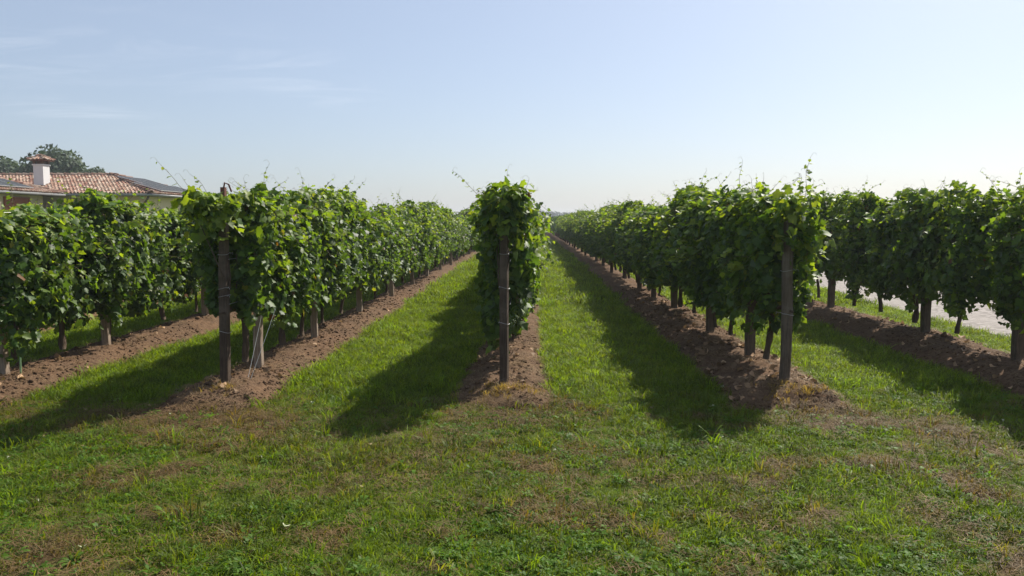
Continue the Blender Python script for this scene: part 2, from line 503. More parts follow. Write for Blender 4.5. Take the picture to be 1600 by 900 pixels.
# ------------------------------------------------------------------ grass, weeds, straw
PROTO = bpy.data.collections.new('grass_prototypes')      # never linked: only a source of blades

def proto(name, mb_v, faces, m):
    me = mesh_from(name, mb_v, faces, [m])
    o = bpy.data.objects.new(name, me); PROTO.objects.link(o); return o

def tuft(seed, nb, h, spread, lean, wid):
    rg = np.random.default_rng(seed)
    V, F4, F3, n = [], [], [], 0
    for k in range(nb):
        a = rg.uniform(0, 6.28); d = spread * math.sqrt(rg.random())
        b = np.array([math.cos(a) * d, math.sin(a) * d, -0.008])
        a2 = a + rg.normal(0, 0.9); dr_ = np.array([math.cos(a2), math.sin(a2), 0])
        hh = h * rg.uniform(0.55, 1.25); ln = lean * rg.uniform(0.3, 1.6)
        w = wid * rg.uniform(0.7, 1.3)
        fa = a2 + math.pi / 2 + rg.normal(0, 0.6); sd = np.array([math.cos(fa), math.sin(fa), 0])
        p1 = b + dr_ * ln * hh * 0.25 + (0, 0, hh * 0.5); p2 = b + dr_ * ln * hh * 0.75 + (0, 0, hh * (0.88 - 0.18 * ln)); p3 = b + dr_ * ln * hh * 1.25 + (0, 0, hh * (1.0 - 0.42 * ln))
        V += [b - sd * w * .5, b + sd * w * .5, p1 - sd * w * .5, p1 + sd * w * .5, p2 - sd * w * .36, p2 + sd * w * .36, p3]
        F4 += [(n, n + 1, n + 3, n + 2), (n + 2, n + 3, n + 5, n + 4)]; F3 += [(n + 4, n + 5, n + 6)]; n += 7
    return np.array(V), [np.array(F4), np.array(F3)]

def leafy(seed, nl, h, rad, ls, round_=True, flat=0.5):
    """broad-leaved weed: clover leaflets (round_) or a rosette of long leaves"""
    rg = np.random.default_rng(seed)
    V, F, n = [], [], 0
    for k in range(nl):
        a = rg.uniform(0, 6.28)
        if round_:
            c0 = np.array([math.cos(a), math.sin(a), 0]) * rad * math.sqrt(rg.random()) + (0, 0, h * rg.uniform(0.4, 1.2))
            for q in range(3):
                an = a + q * 2.09 + rg.normal(0, .2); d = np.array([math.cos(an), math.sin(an), rg.normal(0.05, 0.3)]); s = np.array([-math.sin(an), math.cos(an), rg.normal(0, .25)])
                l = ls * rg.uniform(.7, 1.2)
                V += [c0, c0 + d * l * .5 - s * l * .42, c0 + d * l - s * l * .22, c0 + d * l + s * l * .22, c0 + d * l * .5 + s * l * .42]
                F.append((n, n + 1, n + 2, n + 3, n + 4)); n += 5
        else:
            an = k / nl * 6.28 + rg.normal(0, .25); d = np.array([math.cos(an), math.sin(an), 0]); s = np.array([-math.sin(an), math.cos(an), 0]); l = ls * rg.uniform(.7, 1.25)
            w = l * rg.uniform(.13, .22); up = rg.uniform(.25, .9) * (1 - flat) + .12
            pts = [(0, .25, 0), (.35, .6, up * .55), (.7, 1.0, up * .75), (.92, .6, up * .62), (1.05, 0.02, up * .45)]
            for (t, ww, zz_) in pts: V += [d * l * t - s * w * ww + (0, 0, zz_ * l), d * l * t + s * w * ww + (0, 0, zz_ * l - .002)]
            for q in range(4): F.append((n + 2 * q, n + 2 * q + 1, n + 2 * q + 3, n + 2 * q + 2))
            n += 10
    return np.array(V), [np.array(F)]

def straws(seed, ns, rad, l):
    rg = np.random.default_rng(seed)
    V, F, n = [], [], 0
    for k in range(ns):
        a = rg.uniform(0, 6.28); c = np.array([rg.normal(0, rad), rg.normal(0, rad), rg.uniform(0.004, 0.02)]); d = np.array([math.cos(a), math.sin(a), rg.normal(0, .22)]); s = np.array([-math.sin(a), math.cos(a), 0])
        ll = l * rg.uniform(.4, 1.2); w = .0009 * rg.uniform(.7, 1.8)
        bend = s * rg.normal(0, .1) * ll
        V += [c - d * ll / 2 - s * w, c - d * ll / 2 + s * w, c + bend - s * w + (0, 0, .004), c + bend + s * w + (0, 0, .004), c + d * ll / 2 - s * w, c + d * ll / 2 + s * w]
        F += [(n, n + 1, n + 3, n + 2), (n + 2, n + 3, n + 5, n + 4)]; n += 6
    return np.array(V), [np.array(F)]

def dead_leaf(seed):
    rg = np.random.default_rng(seed)
    a = np.arange(7) / 7 * 6.28
    v = np.column_stack([np.cos(a) * .022, np.sin(a) * .034, .012 + .012 * np.cos(a * 2 + rg.uniform(0, 6)) + rg.normal(0, .002, 7)])
    v = np.vstack([v, (0, 0, .006)])
    return v, [np.array([(k, (k + 1) % 7, 7) for k in range(7)])]

NAMES = []
def reg(name, data, m): proto('%02d_%s' % (len(NAMES), name), *data, m); NAMES.append(name)
for k in range(6): reg('short', tuft(200 + k, 16, 0.048, 0.045, 0.75, 0.0042), M_GRASS)
for k in range(6): reg('lush', tuft(220 + k, 18, 0.085, 0.055, 0.65, 0.0048), M_GRASS)
for k in range(3): reg('coarse', tuft(240 + k, 9, 0.16, 0.03, 0.8, 0.007), M_GRASS)
for k in range(4): reg('clover', leafy(260 + k, 11, 0.028, 0.055, 0.014), M_GRASS)
for k in range(4): reg('rosette', leafy(280 + k, 9, 0, 0, 0.06, False, 0.2), M_GRASS)
for k in range(4): reg('thatch', straws(300 + k, 26, 0.045, 0.055), M_STRAW)
for k in range(3): reg('deadleaf', dead_leaf(320 + k), M_STRAW)
for k in range(3): reg('farlush', tuft(340 + k, 26, 0.11, 0.13, 0.6, 0.010), M_GRASS)
KIND = {n: np.array([i for i, m_ in enumerate(NAMES) if m_ == n]) for n in set(NAMES)}

PT = []      # (x, y, z, index, scale, rz, col)
def scatter(rg, x, y, z, kind, smin, smax, col, tilt=0.18):
    k = len(x)
    if not k: return
    PT.append((np.column_stack([x, y, z]), rg.choice(KIND[kind], k), rg.uniform(smin, smax, k), np.column_stack([rg.normal(0, tilt, k), rg.normal(0, tilt, k), rg.uniform(0, 6.28, k)]), col))

def gcol(rg, x, y, d, warm=0.0):
    k = len(x)
    v = fbm(x * 1.3, y * 1.3, 0, 91, 3)[:, None] * .5 + .5
    c = DULL * (1 - v) + LUSH * v
    strip = sstep(6.6, 8.2, y)[:, None]
    c = c * (1 - 0.5 * strip) + np.array((0.190, 0.270, 0.016)) * 0.5 * strip
    dd = np.clip(d * 0.9 + rg.normal(0, .22, k), 0, 1)[:, None] ** 1.4
    c = c * (1 - dd) + DRY * dd * rg.uniform(.7, 1.2, (k, 1))
    return c * rg.uniform(.42, 1.65, (k, 1)) * rg.uniform(.92, 1.08, (k, 3))

def field(rg, y0, y1, dens, xm=0.70, pad=1.6, xlo=-99, xhi=ROAD_L - 0.05):
    w1 = xm * y1 + pad
    n = int(dens * (y1 - y0) * 2 * w1)
    x = rg.uniform(-w1, w1, n); y = rg.uniform(y0, y1, n)
    edge = ROAD_L - 0.03 + 0.14 * fbm(y * 0.5, 2.0, 0, 81, 3) + rg.normal(0, .05, n)
    k = (np.abs(x) < xm * y + pad) & (x < edge) & (x > xlo)
    x, y = x[k], y[k]
    s = soil_mask(x, y)
    return x, y, s

rg = np.random.default_rng(42)
for (y0, y1, dens) in ((1.8, 3.4, 260), (3.4, 5.2, 620), (5.2, 7.2, 560), (7.2, 10, 420), (10, 15, 260), (15, 24, 120)):
    x, y, s = field(rg, y0, y1, dens, xlo=-0.70 * y1 - 1.6 if y1 < 12 else -11)
    d = dryness(x, y)
    grow = fbm(x * 2.2, y * 2.2, 0, 95, 3) * .5 + .5
    k = (s < rg.normal(0.0, 0.075, len(x))) & (rg.random(len(x)) > d * 0.74)
    x, y, d, g = x[k], y[k], d[k], grow[k]
    z = gh(x, y)
    c = gcol(rg, x, y, d)
    tall = sstep(6.7, 7.8, y + 0.3 * vnoise(x * 1.5, y * 1.5, 0, 97))
    lush = rg.random(len(x)) < 0.04 + 0.9 * tall * (1 - d)
    if y0 > 14:
        scatter(rg, x, y, z, 'farlush', .8, 1.3, c)
    else:
        scatter(rg, x[lush], y[lush], z[lush], 'lush', .55 + .5 * g[lush], .85 + .9 * g[lush], c[lush])
        scatter(rg, x[~lush], y[~lush], z[~lush], 'short', .4 + .7 * g[~lush], .7 + 1.1 * g[~lush], c[~lush] * 0.97)
for (y0, y1, dens) in ((24, 40, 45), (40, 62, 20)):
    x, y, s = field(rg, y0, y1, dens, xm=0.0, pad=7.5)
    k = s < -0.02; x, y = x[k], y[k]
    scatter(rg, x, y, gh(x, y), 'farlush', 1.1, 1.8, gcol(rg, x, y, np.zeros(len(x))))

# clover and broad-leaved weeds in drifts on the headland
x, y, s = field(rg, 1.8, 7.6, 210)
drift = fbm(x * 1.1 + 7, y * 1.1, 0, 131, 3)
k = (s < -0.05) & (drift + rg.normal(0, .22, len(x)) > 0.12) & (rg.random(len(x)) > dryness(x, y) * .8); x, y = x[k], y[k]
scatter(rg, x, y, gh(x, y), 'clover', .7, 1.35, np.array((0.075, 0.155, 0.012)) * rg.uniform(.75, 1.4, (len(x), 1)))
x, y, s = field(rg, 1.8, 8.5, 11)
k = (s < -0.05); x, y = x[k], y[k]
scatter(rg, x, y, gh(x, y), 'rosette', .45, 1.2, np.array((0.085, 0.165, 0.014)) * rg.uniform(.75, 1.6, (len(x), 1)))
# coarse tussocks, mostly along bed edges and in the lanes
x, y, s = field(rg, 4.9, 13, 11)
k = (s < -0.02) & (rg.random(len(x)) < 0.25 + 0.75 * np.exp(-np.abs(s + .15) * 6)); x, y = x[k], y[k]
scatter(rg, x, y, gh(x, y), 'coarse', .5, 1.1, gcol(rg, x, y, dryness(x, y) * .7) * 1.1)
x, y, s = field(rg, 6.2, 10, 40)
k = (s > -0.25) & (s < 0.22) & (rg.random(len(x)) < 0.3); x, y = x[k], y[k]
scatter(rg, x, y, gh(x, y) + np.maximum(s[k], 0) * .1, 'short', .7, 1.4, gcol(rg, x, y, np.full(len(x), .8)))
# golden dry tufts round the foot of the end posts
for key, cnt in (('C', 34), ('1R', 30), ('1L', 10), ('2L', 8)):
    r = ROWS[key]
    x = r['x'] + rg.normal(-0.02, 0.16, cnt); y = r['y0'] + rg.normal(-0.22, 0.10, cnt)
    z = np.maximum(bed_h(x, y, r), gh(x, y))
    scatter(rg, x, y, z, 'lush', .45, .95, np.array((0.28, 0.20, 0.095)) * rg.uniform(.7, 1.2, (cnt, 1)))

# straw and cut grass lying about
x, y, s = field(rg, 1.8, 8.0, 210)
d = dryness(x, y)
k = (s < 0.25) & (rg.random(len(x)) < 0.06 + d * 1.0); x, y, s, d = x[k], y[k], s[k], d[k]
z = gh(x, y) + 0.004 + np.where(s > 0, 0.03, 0) + rg.uniform(0, .018, len(x))
scatter(rg, x, y, z, 'thatch', .7, 1.3, (np.array((0.165, 0.102, 0.04)) * rg.uniform(.4, 1.3, (len(x), 1))), .1)
for key in ('1L', 'C', '1R', '2L', '2R'):
    r = ROWS[key]; cnt = {'1R': 520, 'C': 330}.get(key, 240)
    x = r['x'] + rg.uniform(-r['wl'], r['wr'], cnt); y = r['y0'] - .6 + rg.random(cnt) ** 1.7 * 7
    k = bed_edge(x, y, r) > -0.1; x, y = x[k], y[k]
    z = np.maximum(bed_h(x, y, r), gh(x, y)) + .006
    scatter(rg, x, y, z, 'thatch', .6, 1.2, (np.array((0.27, 0.18, 0.095)) * rg.uniform(.5, 1.3, (len(x), 1))), .15)
    cnt = {'1R': 170, 'C': 40, '2R': 70}.get(key, 22)
    x = r['x'] + rg.uniform(-r['wl'], r['wr'], cnt) * .9; y = r['y0'] - .3 + rg.random(cnt) ** 1.4 * 8
    z = np.maximum(bed_h(x, y, r), gh(x, y)) + .008
    scatter(rg, x, y, z, 'deadleaf', .7, 1.6, (np.array((0.34, 0.22, 0.13)) * rg.uniform(.5, 1.5, (cnt, 1))), .5)
x, y, s = field(rg, 2.5, 8, 2.6)
scatter(rg, x, y, gh(x, y) + .03, 'deadleaf', .3, .7, np.where(rg.random((len(x), 1)) < .5, np.array((0.40, 0.42, 0.27)), np.array((0.34, 0.27, 0.13))), .5)

def build_scatter(name, label, sel):
    P = np.concatenate([p[0] for p in PT]); I = np.concatenate([p[1] for p in PT]); S = np.concatenate([p[2] for p in PT]); RO = np.concatenate([p[3] for p in PT]); C = np.concatenate([p[4] for p in PT])
    k = np.isin(I, np.concatenate([KIND[n] for n in sel]))
    P, I, S, RO, C = P[k], I[k], S[k], RO[k], C[k]
    me = bpy.data.meshes.new(name)
    me.vertices.add(len(P)); me.vertices.foreach_set('co', P.astype(np.float32).ravel())
    for an, ty, dat, fld in (('idx', 'INT', I.astype(np.int32), 'value'), ('scl', 'FLOAT', S.astype(np.float32), 'value'), ('rot', 'FLOAT_VECTOR', RO.astype(np.float32).ravel(), 'vector'), ('col', 'FLOAT_VECTOR', C.astype(np.float32).ravel(), 'vector')):
        at = me.attributes.new(an, ty, 'POINT'); at.data.foreach_set(fld, dat)
    me.update()
    o = obj(name, me, kind='stuff'); tag(o, label, name.replace('_', ' '))
    ng = bpy.data.node_groups.new(name, 'GeometryNodeTree')
    ng.interface.new_socket('Geometry', in_out='INPUT', socket_type='NodeSocketGeometry'); ng.interface.new_socket('Geometry', in_out='OUTPUT', socket_type='NodeSocketGeometry')
    gi, go = ng.nodes.new('NodeGroupInput'), ng.nodes.new('NodeGroupOutput')
    ci = ng.nodes.new('GeometryNodeCollectionInfo'); ci.inputs['Collection'].default_value = PROTO; ci.inputs['Separate Children'].default_value = True; ci.inputs['Reset Children'].default_value = True
    iop = ng.nodes.new('GeometryNodeInstanceOnPoints'); iop.inputs['Pick Instance'].default_value = True
    def na(n, t):
        a = ng.nodes.new('GeometryNodeInputNamedAttribute'); a.data_type = t; a.inputs['Name'].default_value = n
        return next(s_ for s_ in a.outputs if s_.enabled and s_.name == 'Attribute')
    e2r = ng.nodes.new('FunctionNodeEulerToRotation')
    lk = ng.links.new
    lk(gi.outputs[0], iop.inputs['Points']); lk(ci.outputs[0], iop.inputs['Instance']); lk(na('idx', 'INT'), iop.inputs['Instance Index'])
    lk(na('rot', 'FLOAT_VECTOR'), e2r.inputs[0]); lk(e2r.outputs[0], iop.inputs['Rotation']); lk(na('scl', 'FLOAT'), iop.inputs['Scale'])
    lk(iop.outputs[0], go.inputs[0])
    md = o.modifiers.new('scatter', 'NODES'); md.node_group = ng
    return len(P)
ng_ = build_scatter('grass', 'short green grass covering the headland and the lanes between rows', ['short', 'lush', 'coarse', 'farlush'])
nw_ = build_scatter('weeds', 'clover and broad-leaved weeds growing low among the grass', ['clover', 'rosette'])
ns_ = build_scatter('dry_litter', 'dry straw and fallen brown leaves lying on turf and soil', ['thatch', 'deadleaf'])
print('scatter', ng_, nw_, ns_)

# ------------------------------------------------------------------ vines
_half = [(0.0, 0.10), (0.22, -0.10), (0.48, 0.06), (0.42, 0.30), (0.56, 0.54), (0.31, 0.66), (0.0, 1.0)]
_out2 = _half + [(-x, y) for x, y in _half[-2:0:-1]]
def leaf_tpl(fold, droop, twist):
    p = np.array([(0.0, 0.36)] + _out2)
    z = -fold * np.abs(p[:, 0]) ** 1.2 - droop * (p[:, 1] - 0.2) ** 2 + twist * p[:, 0] * (p[:, 1] - 0.3)
    v = np.column_stack([p, z]); v[:, 1] -= 0.1
    return v
LEAF_T = np.stack([leaf_tpl(0.25, 0.18, 0.2), leaf_tpl(-0.30, 0.30, -0.2), leaf_tpl(0.45, 0.35, 0.35), leaf_tpl(0.12, -0.12, -0.4), leaf_tpl(-0.5, 0.1, 0.1)])
NL = len(_out2)
LEAF_F = np.array([(0, 1 + (k + 1) % NL, 1 + k) for k in range(NL)])[:, ::-1]

LEAF_COLS = np.array([(0.080, 0.142, 0.027), (0.062, 0.112, 0.029), (0.116, 0.185, 0.028), (0.050, 0.090, 0.027), (0.185, 0.255, 0.032), (0.19, 0.20, 0.035), (0.16, 0.085, 0.035)])

def norm(a): return a / (np.linalg.norm(a, axis=-1, keepdims=True) + 1e-9)

class Leaves:
    def __init__(s): s.p, s.n, s.t, s.s, s.c, s.o = [], [], [], [], [], []
    def add(s, p, n, t, size, ci, outer=None):
        k = len(p)
        s.p.append(p); s.n.append(n); s.t.append(t); s.s.append(np.broadcast_to(size, (k,))); s.c.append(np.broadcast_to(ci, (k,)))
        s.o.append(np.broadcast_to(0.0 if outer is None else outer, (k,)))
    def arrays(s):
        p, n, t, sz, c, o = (np.concatenate(a) for a in (s.p, s.n, s.t, s.s, s.c, s.o))
        z = norm(n); y = norm(t - (t * z).sum(-1, keepdims=True) * z); x = np.cross(y, z)
        return p, np.stack([x, y, z], -1), sz, c.astype(int), o

def leaf_verts(p, Rm, sz, ti):
    T = LEAF_T[ti]
    return p[:, None, :] + np.einsum('nij,nkj->nki', Rm, T) * sz[:, None, None]

def canopy(rg, L, hw=0.31, a=0.66, zlo=0.5, zhi=1.75, count=1400, seed=0, hang=0.2, yc=0.0, xc=0.0, bright=0.0):
    n = int(count * 3.2)
    th = rg.uniform(0, 2 * np.pi, n)
    e = 2 / 3.2
    cx, sy = np.cos(th), np.sin(th)
    px = np.sign(cx) * np.abs(cx) ** e; py = np.sign(sy) * np.abs(sy) ** e
    zt = rg.random(n)
    zl = zlo - hang * np.clip(vnoise(py * 2.2 + seed * 5.3, px * 1.2, 0, 101 + seed), -0.6, 1)
    zh = zhi + 0.15 * vnoise(py * 1.9, px * 1.3, seed * 3.7, 105) + 0.10 * vnoise(py * 5, px * 2, seed * 1.7, 106)
    z = zl + (zh - zl) * zt
    bul = 1 + 0.45 * vnoise(py * 1.6 + seed * 7.1, z * 2.4, px * 0.7, 107 + seed) + 0.22 * vnoise(py * 5, z * 5, px * 2, 113 + seed)
    prof = 0.70 + 0.42 * np.sin(np.pi * np.clip(zt * 0.85 + 0.08, 0, 1))
    dep = np.minimum(rg.exponential(0.095, n) - 0.03, 0.28)
    w = np.maximum(hw * prof * bul - dep, 0.0)
    x = xc + px * w; y = yc + py * np.maximum(a * (0.86 + 0.14 * bul) - dep * 0.7, 0)
    # holes and clumps
    dens = vnoise(x * 3.3 + seed, y * 3.3 + seed * 2.2, z * 3.3, 121) * 0.6 + vnoise(x * 8, y * 8, z * 8 + seed, 127) * 0.5
    keep = (dens + rg.uniform(-0.5, 0.5, n)) > -0.16
    idx = np.nonzero(keep)[0][:count]
    x, y, z, zt, px, py, dep = (v[idx] for v in (x, y, z, zt, px, py, dep))
    k = len(idx)
    up = 0.42 + 0.9 * sstep(0.8, 1.0, zt)
    nx = np.sign(px) * np.abs(px) ** 3.0; ny = np.sign(py) * np.abs(py) ** 3.0 * 0.8
    nrm = np.column_stack([nx, ny, up]) + rg.normal(0, 0.66, (k, 3))
    tip = np.column_stack([nx * 0.45, ny * 0.3, np.full(k, -0.9)]) + rg.normal(0, 0.5, (k, 3))
    size = np.clip(0.060 * np.exp(rg.normal(0, 0.33, k)), 0.028, 0.112) * np.where(zt > 0.86, 0.85, 1.0)
    r = rg.random(k)
    young = (zt > 0.78) & (r < 0.28)
    ci = np.where(r < 0.34, 0, np.where(r < 0.56, 1, np.where(r < 0.80, 2, np.where(r < 0.955, 3, np.where(r < 0.988, 4, np.where(r < 0.996, 5, 6))))))
    ci = np.where(young, 4, ci)
    if bright: ci = np.where(rg.random(k) < bright, 4, ci)
    L.add(np.column_stack([x, y, z]), nrm, tip, size, ci, np.exp(-dep / 0.05) + 0.2 * rg.random(k))
    # flat crown on top
    kt = count // 9
    xt = xc + rg.uniform(-1, 1, kt) * hw * 0.85; yt = yc + rg.uniform(-1, 1, kt) * a * 0.92
    ztp = zhi + 0.17 * vnoise((yt - yc) / a * 1.9, xt / hw * 1.3, seed * 3.7, 105) + rg.uniform(-0.12, 0.03, kt)
    L.add(np.column_stack([xt, yt, ztp]), np.column_stack([(xt - xc) * 1.5, np.zeros(kt), np.full(kt, 0.8)]) + rg.normal(0, 0.4, (kt, 3)),
          rg.normal(0, 0.8, (kt, 3)) + (0, 0, -0.5), rg.uniform(0.05, 0.10, kt), np.where(rg.random(kt) < 0.3, 4, np.where(rg.random(kt) < 0.5, 2, 0)), 0.3)

def shoot(L, mb, rg, path, lsize=(0.10, 0.035), step=0.075, rad=0.0035, bright=True, start=0.0):
    P = np.asarray(path, float)
    seg = np.concatenate([[0], np.cumsum(np.linalg.norm(np.diff(P, axis=0), axis=1))])
    m = max(5, int(seg[-1] / 0.06))
    tt = np.linspace(0, seg[-1], m)
    Q = np.column_stack([np.interp(tt, seg, P[:, i]) for i in range(3)])
    Q[1:-1] = (Q[:-2] + Q[1:-1] * 2 + Q[2:]) / 4
    Q += np.column_stack([0.008 * np.sin(tt * 21 + P[0, 1] * 9), 0.008 * np.cos(tt * 17), np.zeros(m)])
    mb.tube(Q, np.linspace(rad, rad * 0.35, m), 4, mi=1, cap=False)
    d = start * seg[-1]; sd = 1
    while d < seg[-1] - 0.01:
        f = d / seg[-1]
        q = np.array([np.interp(d, tt, Q[:, i]) for i in range(3)])
        s = lsize[0] * (1 - f) + lsize[1] * f
        an = rg.uniform(0, 6.28)
        out = np.array([math.cos(an) * 1.0, math.sin(an), 0.1]) * sd
        pos = q + out * s * 0.45
        if f < 0.93: mb.tube([q, q + out * s * 0.25 + (0, 0, 0.01), pos], [0.0014, 0.0012, 0.001], 3, mi=1, cap=False)
        L.add(pos[None], (out * 0.4 + np.array([0, 0, 0.8]) + rg.normal(0, 0.35, 3))[None], (out + np.array([0, 0, -0.55]))[None] + rg.normal(0, 0.2, (1, 3)), s * rg.uniform(0.8, 1.15),
              (4 if rg.random() < 0.72 else 2) if bright else (2 if rg.random() < 0.5 else 0), 0.9)
        sd = -sd; d += step * (1 - 0.45 * f) * rg.uniform(0.8, 1.25)
    # tendrils at the tip
    for q in range(2):
        e = Q[-1 - q * 2]; a_ = rg.uniform(0, 6.28); u = np.array([math.cos(a_), math.sin(a_), 0.6]) * 0.05
        mb.tube([e, e + u * 0.5 + (0, 0, .02), e + u, e + u * 1.2 - (0, 0, .02)], 0.0011, 3, mi=1, cap=False)

def random_shoots(L, mb, rg, zhi, hw, a, n_up, n_out, yc=0.0):
    for k in range(n_up):
        x, y = rg.uniform(-hw * 0.6, hw * 0.6), yc + rg.uniform(-a, a)
        h = rg.uniform(0.05, 0.24) if rg.random() < 0.87 else rg.uniform(0.25, 0.42)
        lx, ly = rg.normal(0, 0.10, 2)
        shoot(L, mb, rg, [(x, y, zhi - 0.25), (x + lx * .3, y + ly * .3, zhi - 0.02), (x + lx, y + ly, zhi + h * 0.6), (x + lx * 1.7, y + ly * 1.7, zhi + h)], (0.085, 0.025))
    for k in range(n_out):
        sd = rg.choice([-1, 1]); y = yc + rg.uniform(-a, a); z = rg.uniform(1.0, zhi)
        l = rg.uniform(0.12, 0.30)
        shoot(L, mb, rg, [(sd * hw * 0.6, y, z), (sd * (hw + l * 0.4), y + rg.normal(0, .06), z + 0.05), (sd * (hw + l), y + rg.normal(0, .12), z - 0.10)], (0.095, 0.05), bright=rg.random() < 0.5)

def foliage_mesh(name, L, mb, keep=None):
    p, Rm, sz, ci, o = L.arrays()
    if keep is not None: p, Rm, sz, ci = p[keep], Rm[keep], sz[keep], ci[keep]
    rg = np.random.default_rng(len(p))
    ti = rg.integers(0, len(LEAF_T), len(p))
    V = leaf_verts(p, Rm, sz, ti)
    k = V.shape[1]
    C = LEAF_COLS[ci] * rg.uniform(0.78, 1.25, (len(p), 1)) * rg.uniform(0.93, 1.07, (len(p), 3))
    F = (LEAF_F[None] + (np.arange(len(p)) * k)[:, None, None]).reshape(-1, 3)
    mb.raw(V.reshape(-1, 3), F, np.repeat(C, k, 0), 0)
    return mb.mesh(name, [M_LEAF, M_CANE], True)

# single leaf meshes for the leaves one can pick out
LEAF_ME = {}
for ti in range(len(LEAF_T)):
    for c in range(len(LEAF_COLS)):
        LEAF_ME[ti, c] = mesh_from('leaf', LEAF_T[ti], LEAF_F, [M_LEAF], np.repeat(LEAF_COLS[c][None], NL + 1, 0))

def trunk_mesh(seed, h=0.62, stick=False):
    rg = np.random.default_rng(500 + seed)
    mb = MB()
    m = 12
    z = np.linspace(-0.08, h, m)
    lean = rg.normal(0, 0.05, 2)
    px = lean[0] * (z / h) ** 1.3 + 0.014 * np.sin(z * rg.uniform(7, 13) + rg.uniform(0, 6))
    py = lean[1] * (z / h) ** 1.3 + 0.014 * np.cos(z * rg.uniform(7, 13) + rg.uniform(0, 6))
    r0 = rg.uniform(0.024, 0.034)
    rad = r0 * (1 + 0.55 * np.exp(-(z + 0.08) / 0.07)) * (1 - 0.22 * np.clip(z / h, 0, 1)) * (1 + 0.12 * rg.normal(0, 1, m)) + 0.012 * np.exp(-((z - h) / 0.06) ** 2)
    mb.tube(np.column_stack([px, py, z]), rad, 9)
    head = np.array([px[-1], py[-1], h - 0.02])
    tm = mb.mesh('trunk', [M_BARK], True)
    cb = MB()
    for sd in (-1, 1):
        t = np.linspace(0, 1, 8)
        P = head + np.column_stack([0.02 * np.sin(t * 9), sd * 0.58 * t, 0.06 * np.sin(t * 2.6) + 0.012 * np.sin(t * 14)])
        cb.tube(P, np.linspace(0.019, 0.010, 8), 7)
    for k in range(7):
        y = rg.uniform(-0.5, 0.5); zt = rg.uniform(1.2, 1.7)
        cb.tube([head + (0, y - head[1], 0.03), head + (rg.normal(0, .05), y + rg.normal(0, .04), 0.35), (rg.normal(0, .09), y + rg.normal(0, .08), zt)], [0.007, 0.006, 0.004], 5)
    return tm, cb.mesh('cordon', [M_BARK], True)

TRUNKS = [trunk_mesh(k) for k in range(8)]
FOL = []
for k in range(12):
    rg = np.random.default_rng(900 + k)
    L, mb = Leaves(), MB()
    zhi = 1.68 + 0.06 * rg.normal()
    canopy(rg, L, hw=0.265 + 0.02 * rg.normal(), a=0.68, zlo=0.47 + 0.05 * rg.normal(), zhi=zhi, count=3200, seed=k)
    random_shoots(L, mb, rg, zhi, 0.3, 0.6, int(rg.integers(7, 12)), int(rg.integers(12, 18)))
    FOL.append(foliage_mesh('foliage', L, mb))

def bunch_mesh(seed):
    rg = np.random.default_rng(seed)
    t = (1 + 5 ** 0.5) / 2
    iv = norm(np.array([(-1, t, 0), (1, t, 0), (-1, -t, 0), (1, -t, 0), (0, -1, t), (0, 1, t), (0, -1, -t), (0, 1, -t), (t, 0, -1), (t, 0, 1), (-t, 0, -1), (-t, 0, 1)], float))
    it = [(0, 11, 5), (0, 5, 1), (0, 1, 7), (0, 7, 10), (0, 10, 11), (1, 5, 9), (5, 11, 4), (11, 10, 2), (10, 7, 6), (7, 1, 8), (3, 9, 4), (3, 4, 2), (3, 2, 6), (3, 6, 8), (3, 8, 9), (4, 9, 5), (2, 4, 11), (6, 2, 10), (8, 6, 7), (9, 8, 1)]
    mb = MB()
    for k in range(42):
        f = rg.random(); a_ = rg.uniform(0, 6.28); r_ = (0.036 * (1 - f) + 0.010) * math.sqrt(rg.random())
        mb.raw(iv * 0.0085 * rg.uniform(.85, 1.1) + (math.cos(a_) * r_, math.sin(a_) * r_, -0.13 * f), it)
    mb.tube([(0, 0, 0.06), (0.004, 0, 0.02), (0, 0, -0.03)], 0.0025, 5)
    return mb.mesh('grape_bunch', [M_GRAPE], True)
M_GRAPE = m_simple('unripe_grape', (0.10, 0.15, 0.045), 0.35, 0.45, 0, 0.25, 30)
BUNCH = [bunch_mesh(k) for k in range(3)]
ORD = ['first', 'second', 'third', 'fourth', 'fifth', 'sixth', 'seventh', 'eighth', 'ninth', 'tenth', 'eleventh', 'twelfth', 'thirteenth', 'fourteenth', 'fifteenth', 'sixteenth', 'seventeenth', 'eighteenth', 'nineteenth', 'twentieth']

# hand-measured standing places near the row ends, then regular planting
POSTS = {
    '1L': [7.05, 7.85, 9.91, 12.57, 15.5, 18.3, 21.0],
    'C':  [7.37, 9.9, 12.7, 15.5],
    '1R': [7.31, 8.48, 10.37, 13.0, 15.2, 17.3, 20.0],
    '2R': [7.25, 8.22, 10.14, 13.33, 16.2, 19.0],
    '2L': [7.45, 9.31, 12.2, 14.9],
    '3L': [7.6, 10.0, 12.9, 15.8],
}
FIRST = {
    '1L': [7.55, 8.78, 9.5, 10.6, 11.6],
    'C':  [7.80, 8.75, 9.55, 10.7],
    '1R': [7.85, 9.37, 10.0, 11.45, 12.36],
    '2R': [7.6, 9.36, 10.45, 11.56, 12.42, 13.93],
    '2L': [7.6, 8.42, 9.38, 10.75, 11.9],
    '3L': [7.9, 9.0, 10.2, 11.3],
}
ROWLEN = {'3L': 38.0}
STEP = 1.12
FAR_FROM = 58.0

def base_z(x, y, key):
    return float(bed_h(np.array([x]), np.array([y]), ROWS[key])[0])

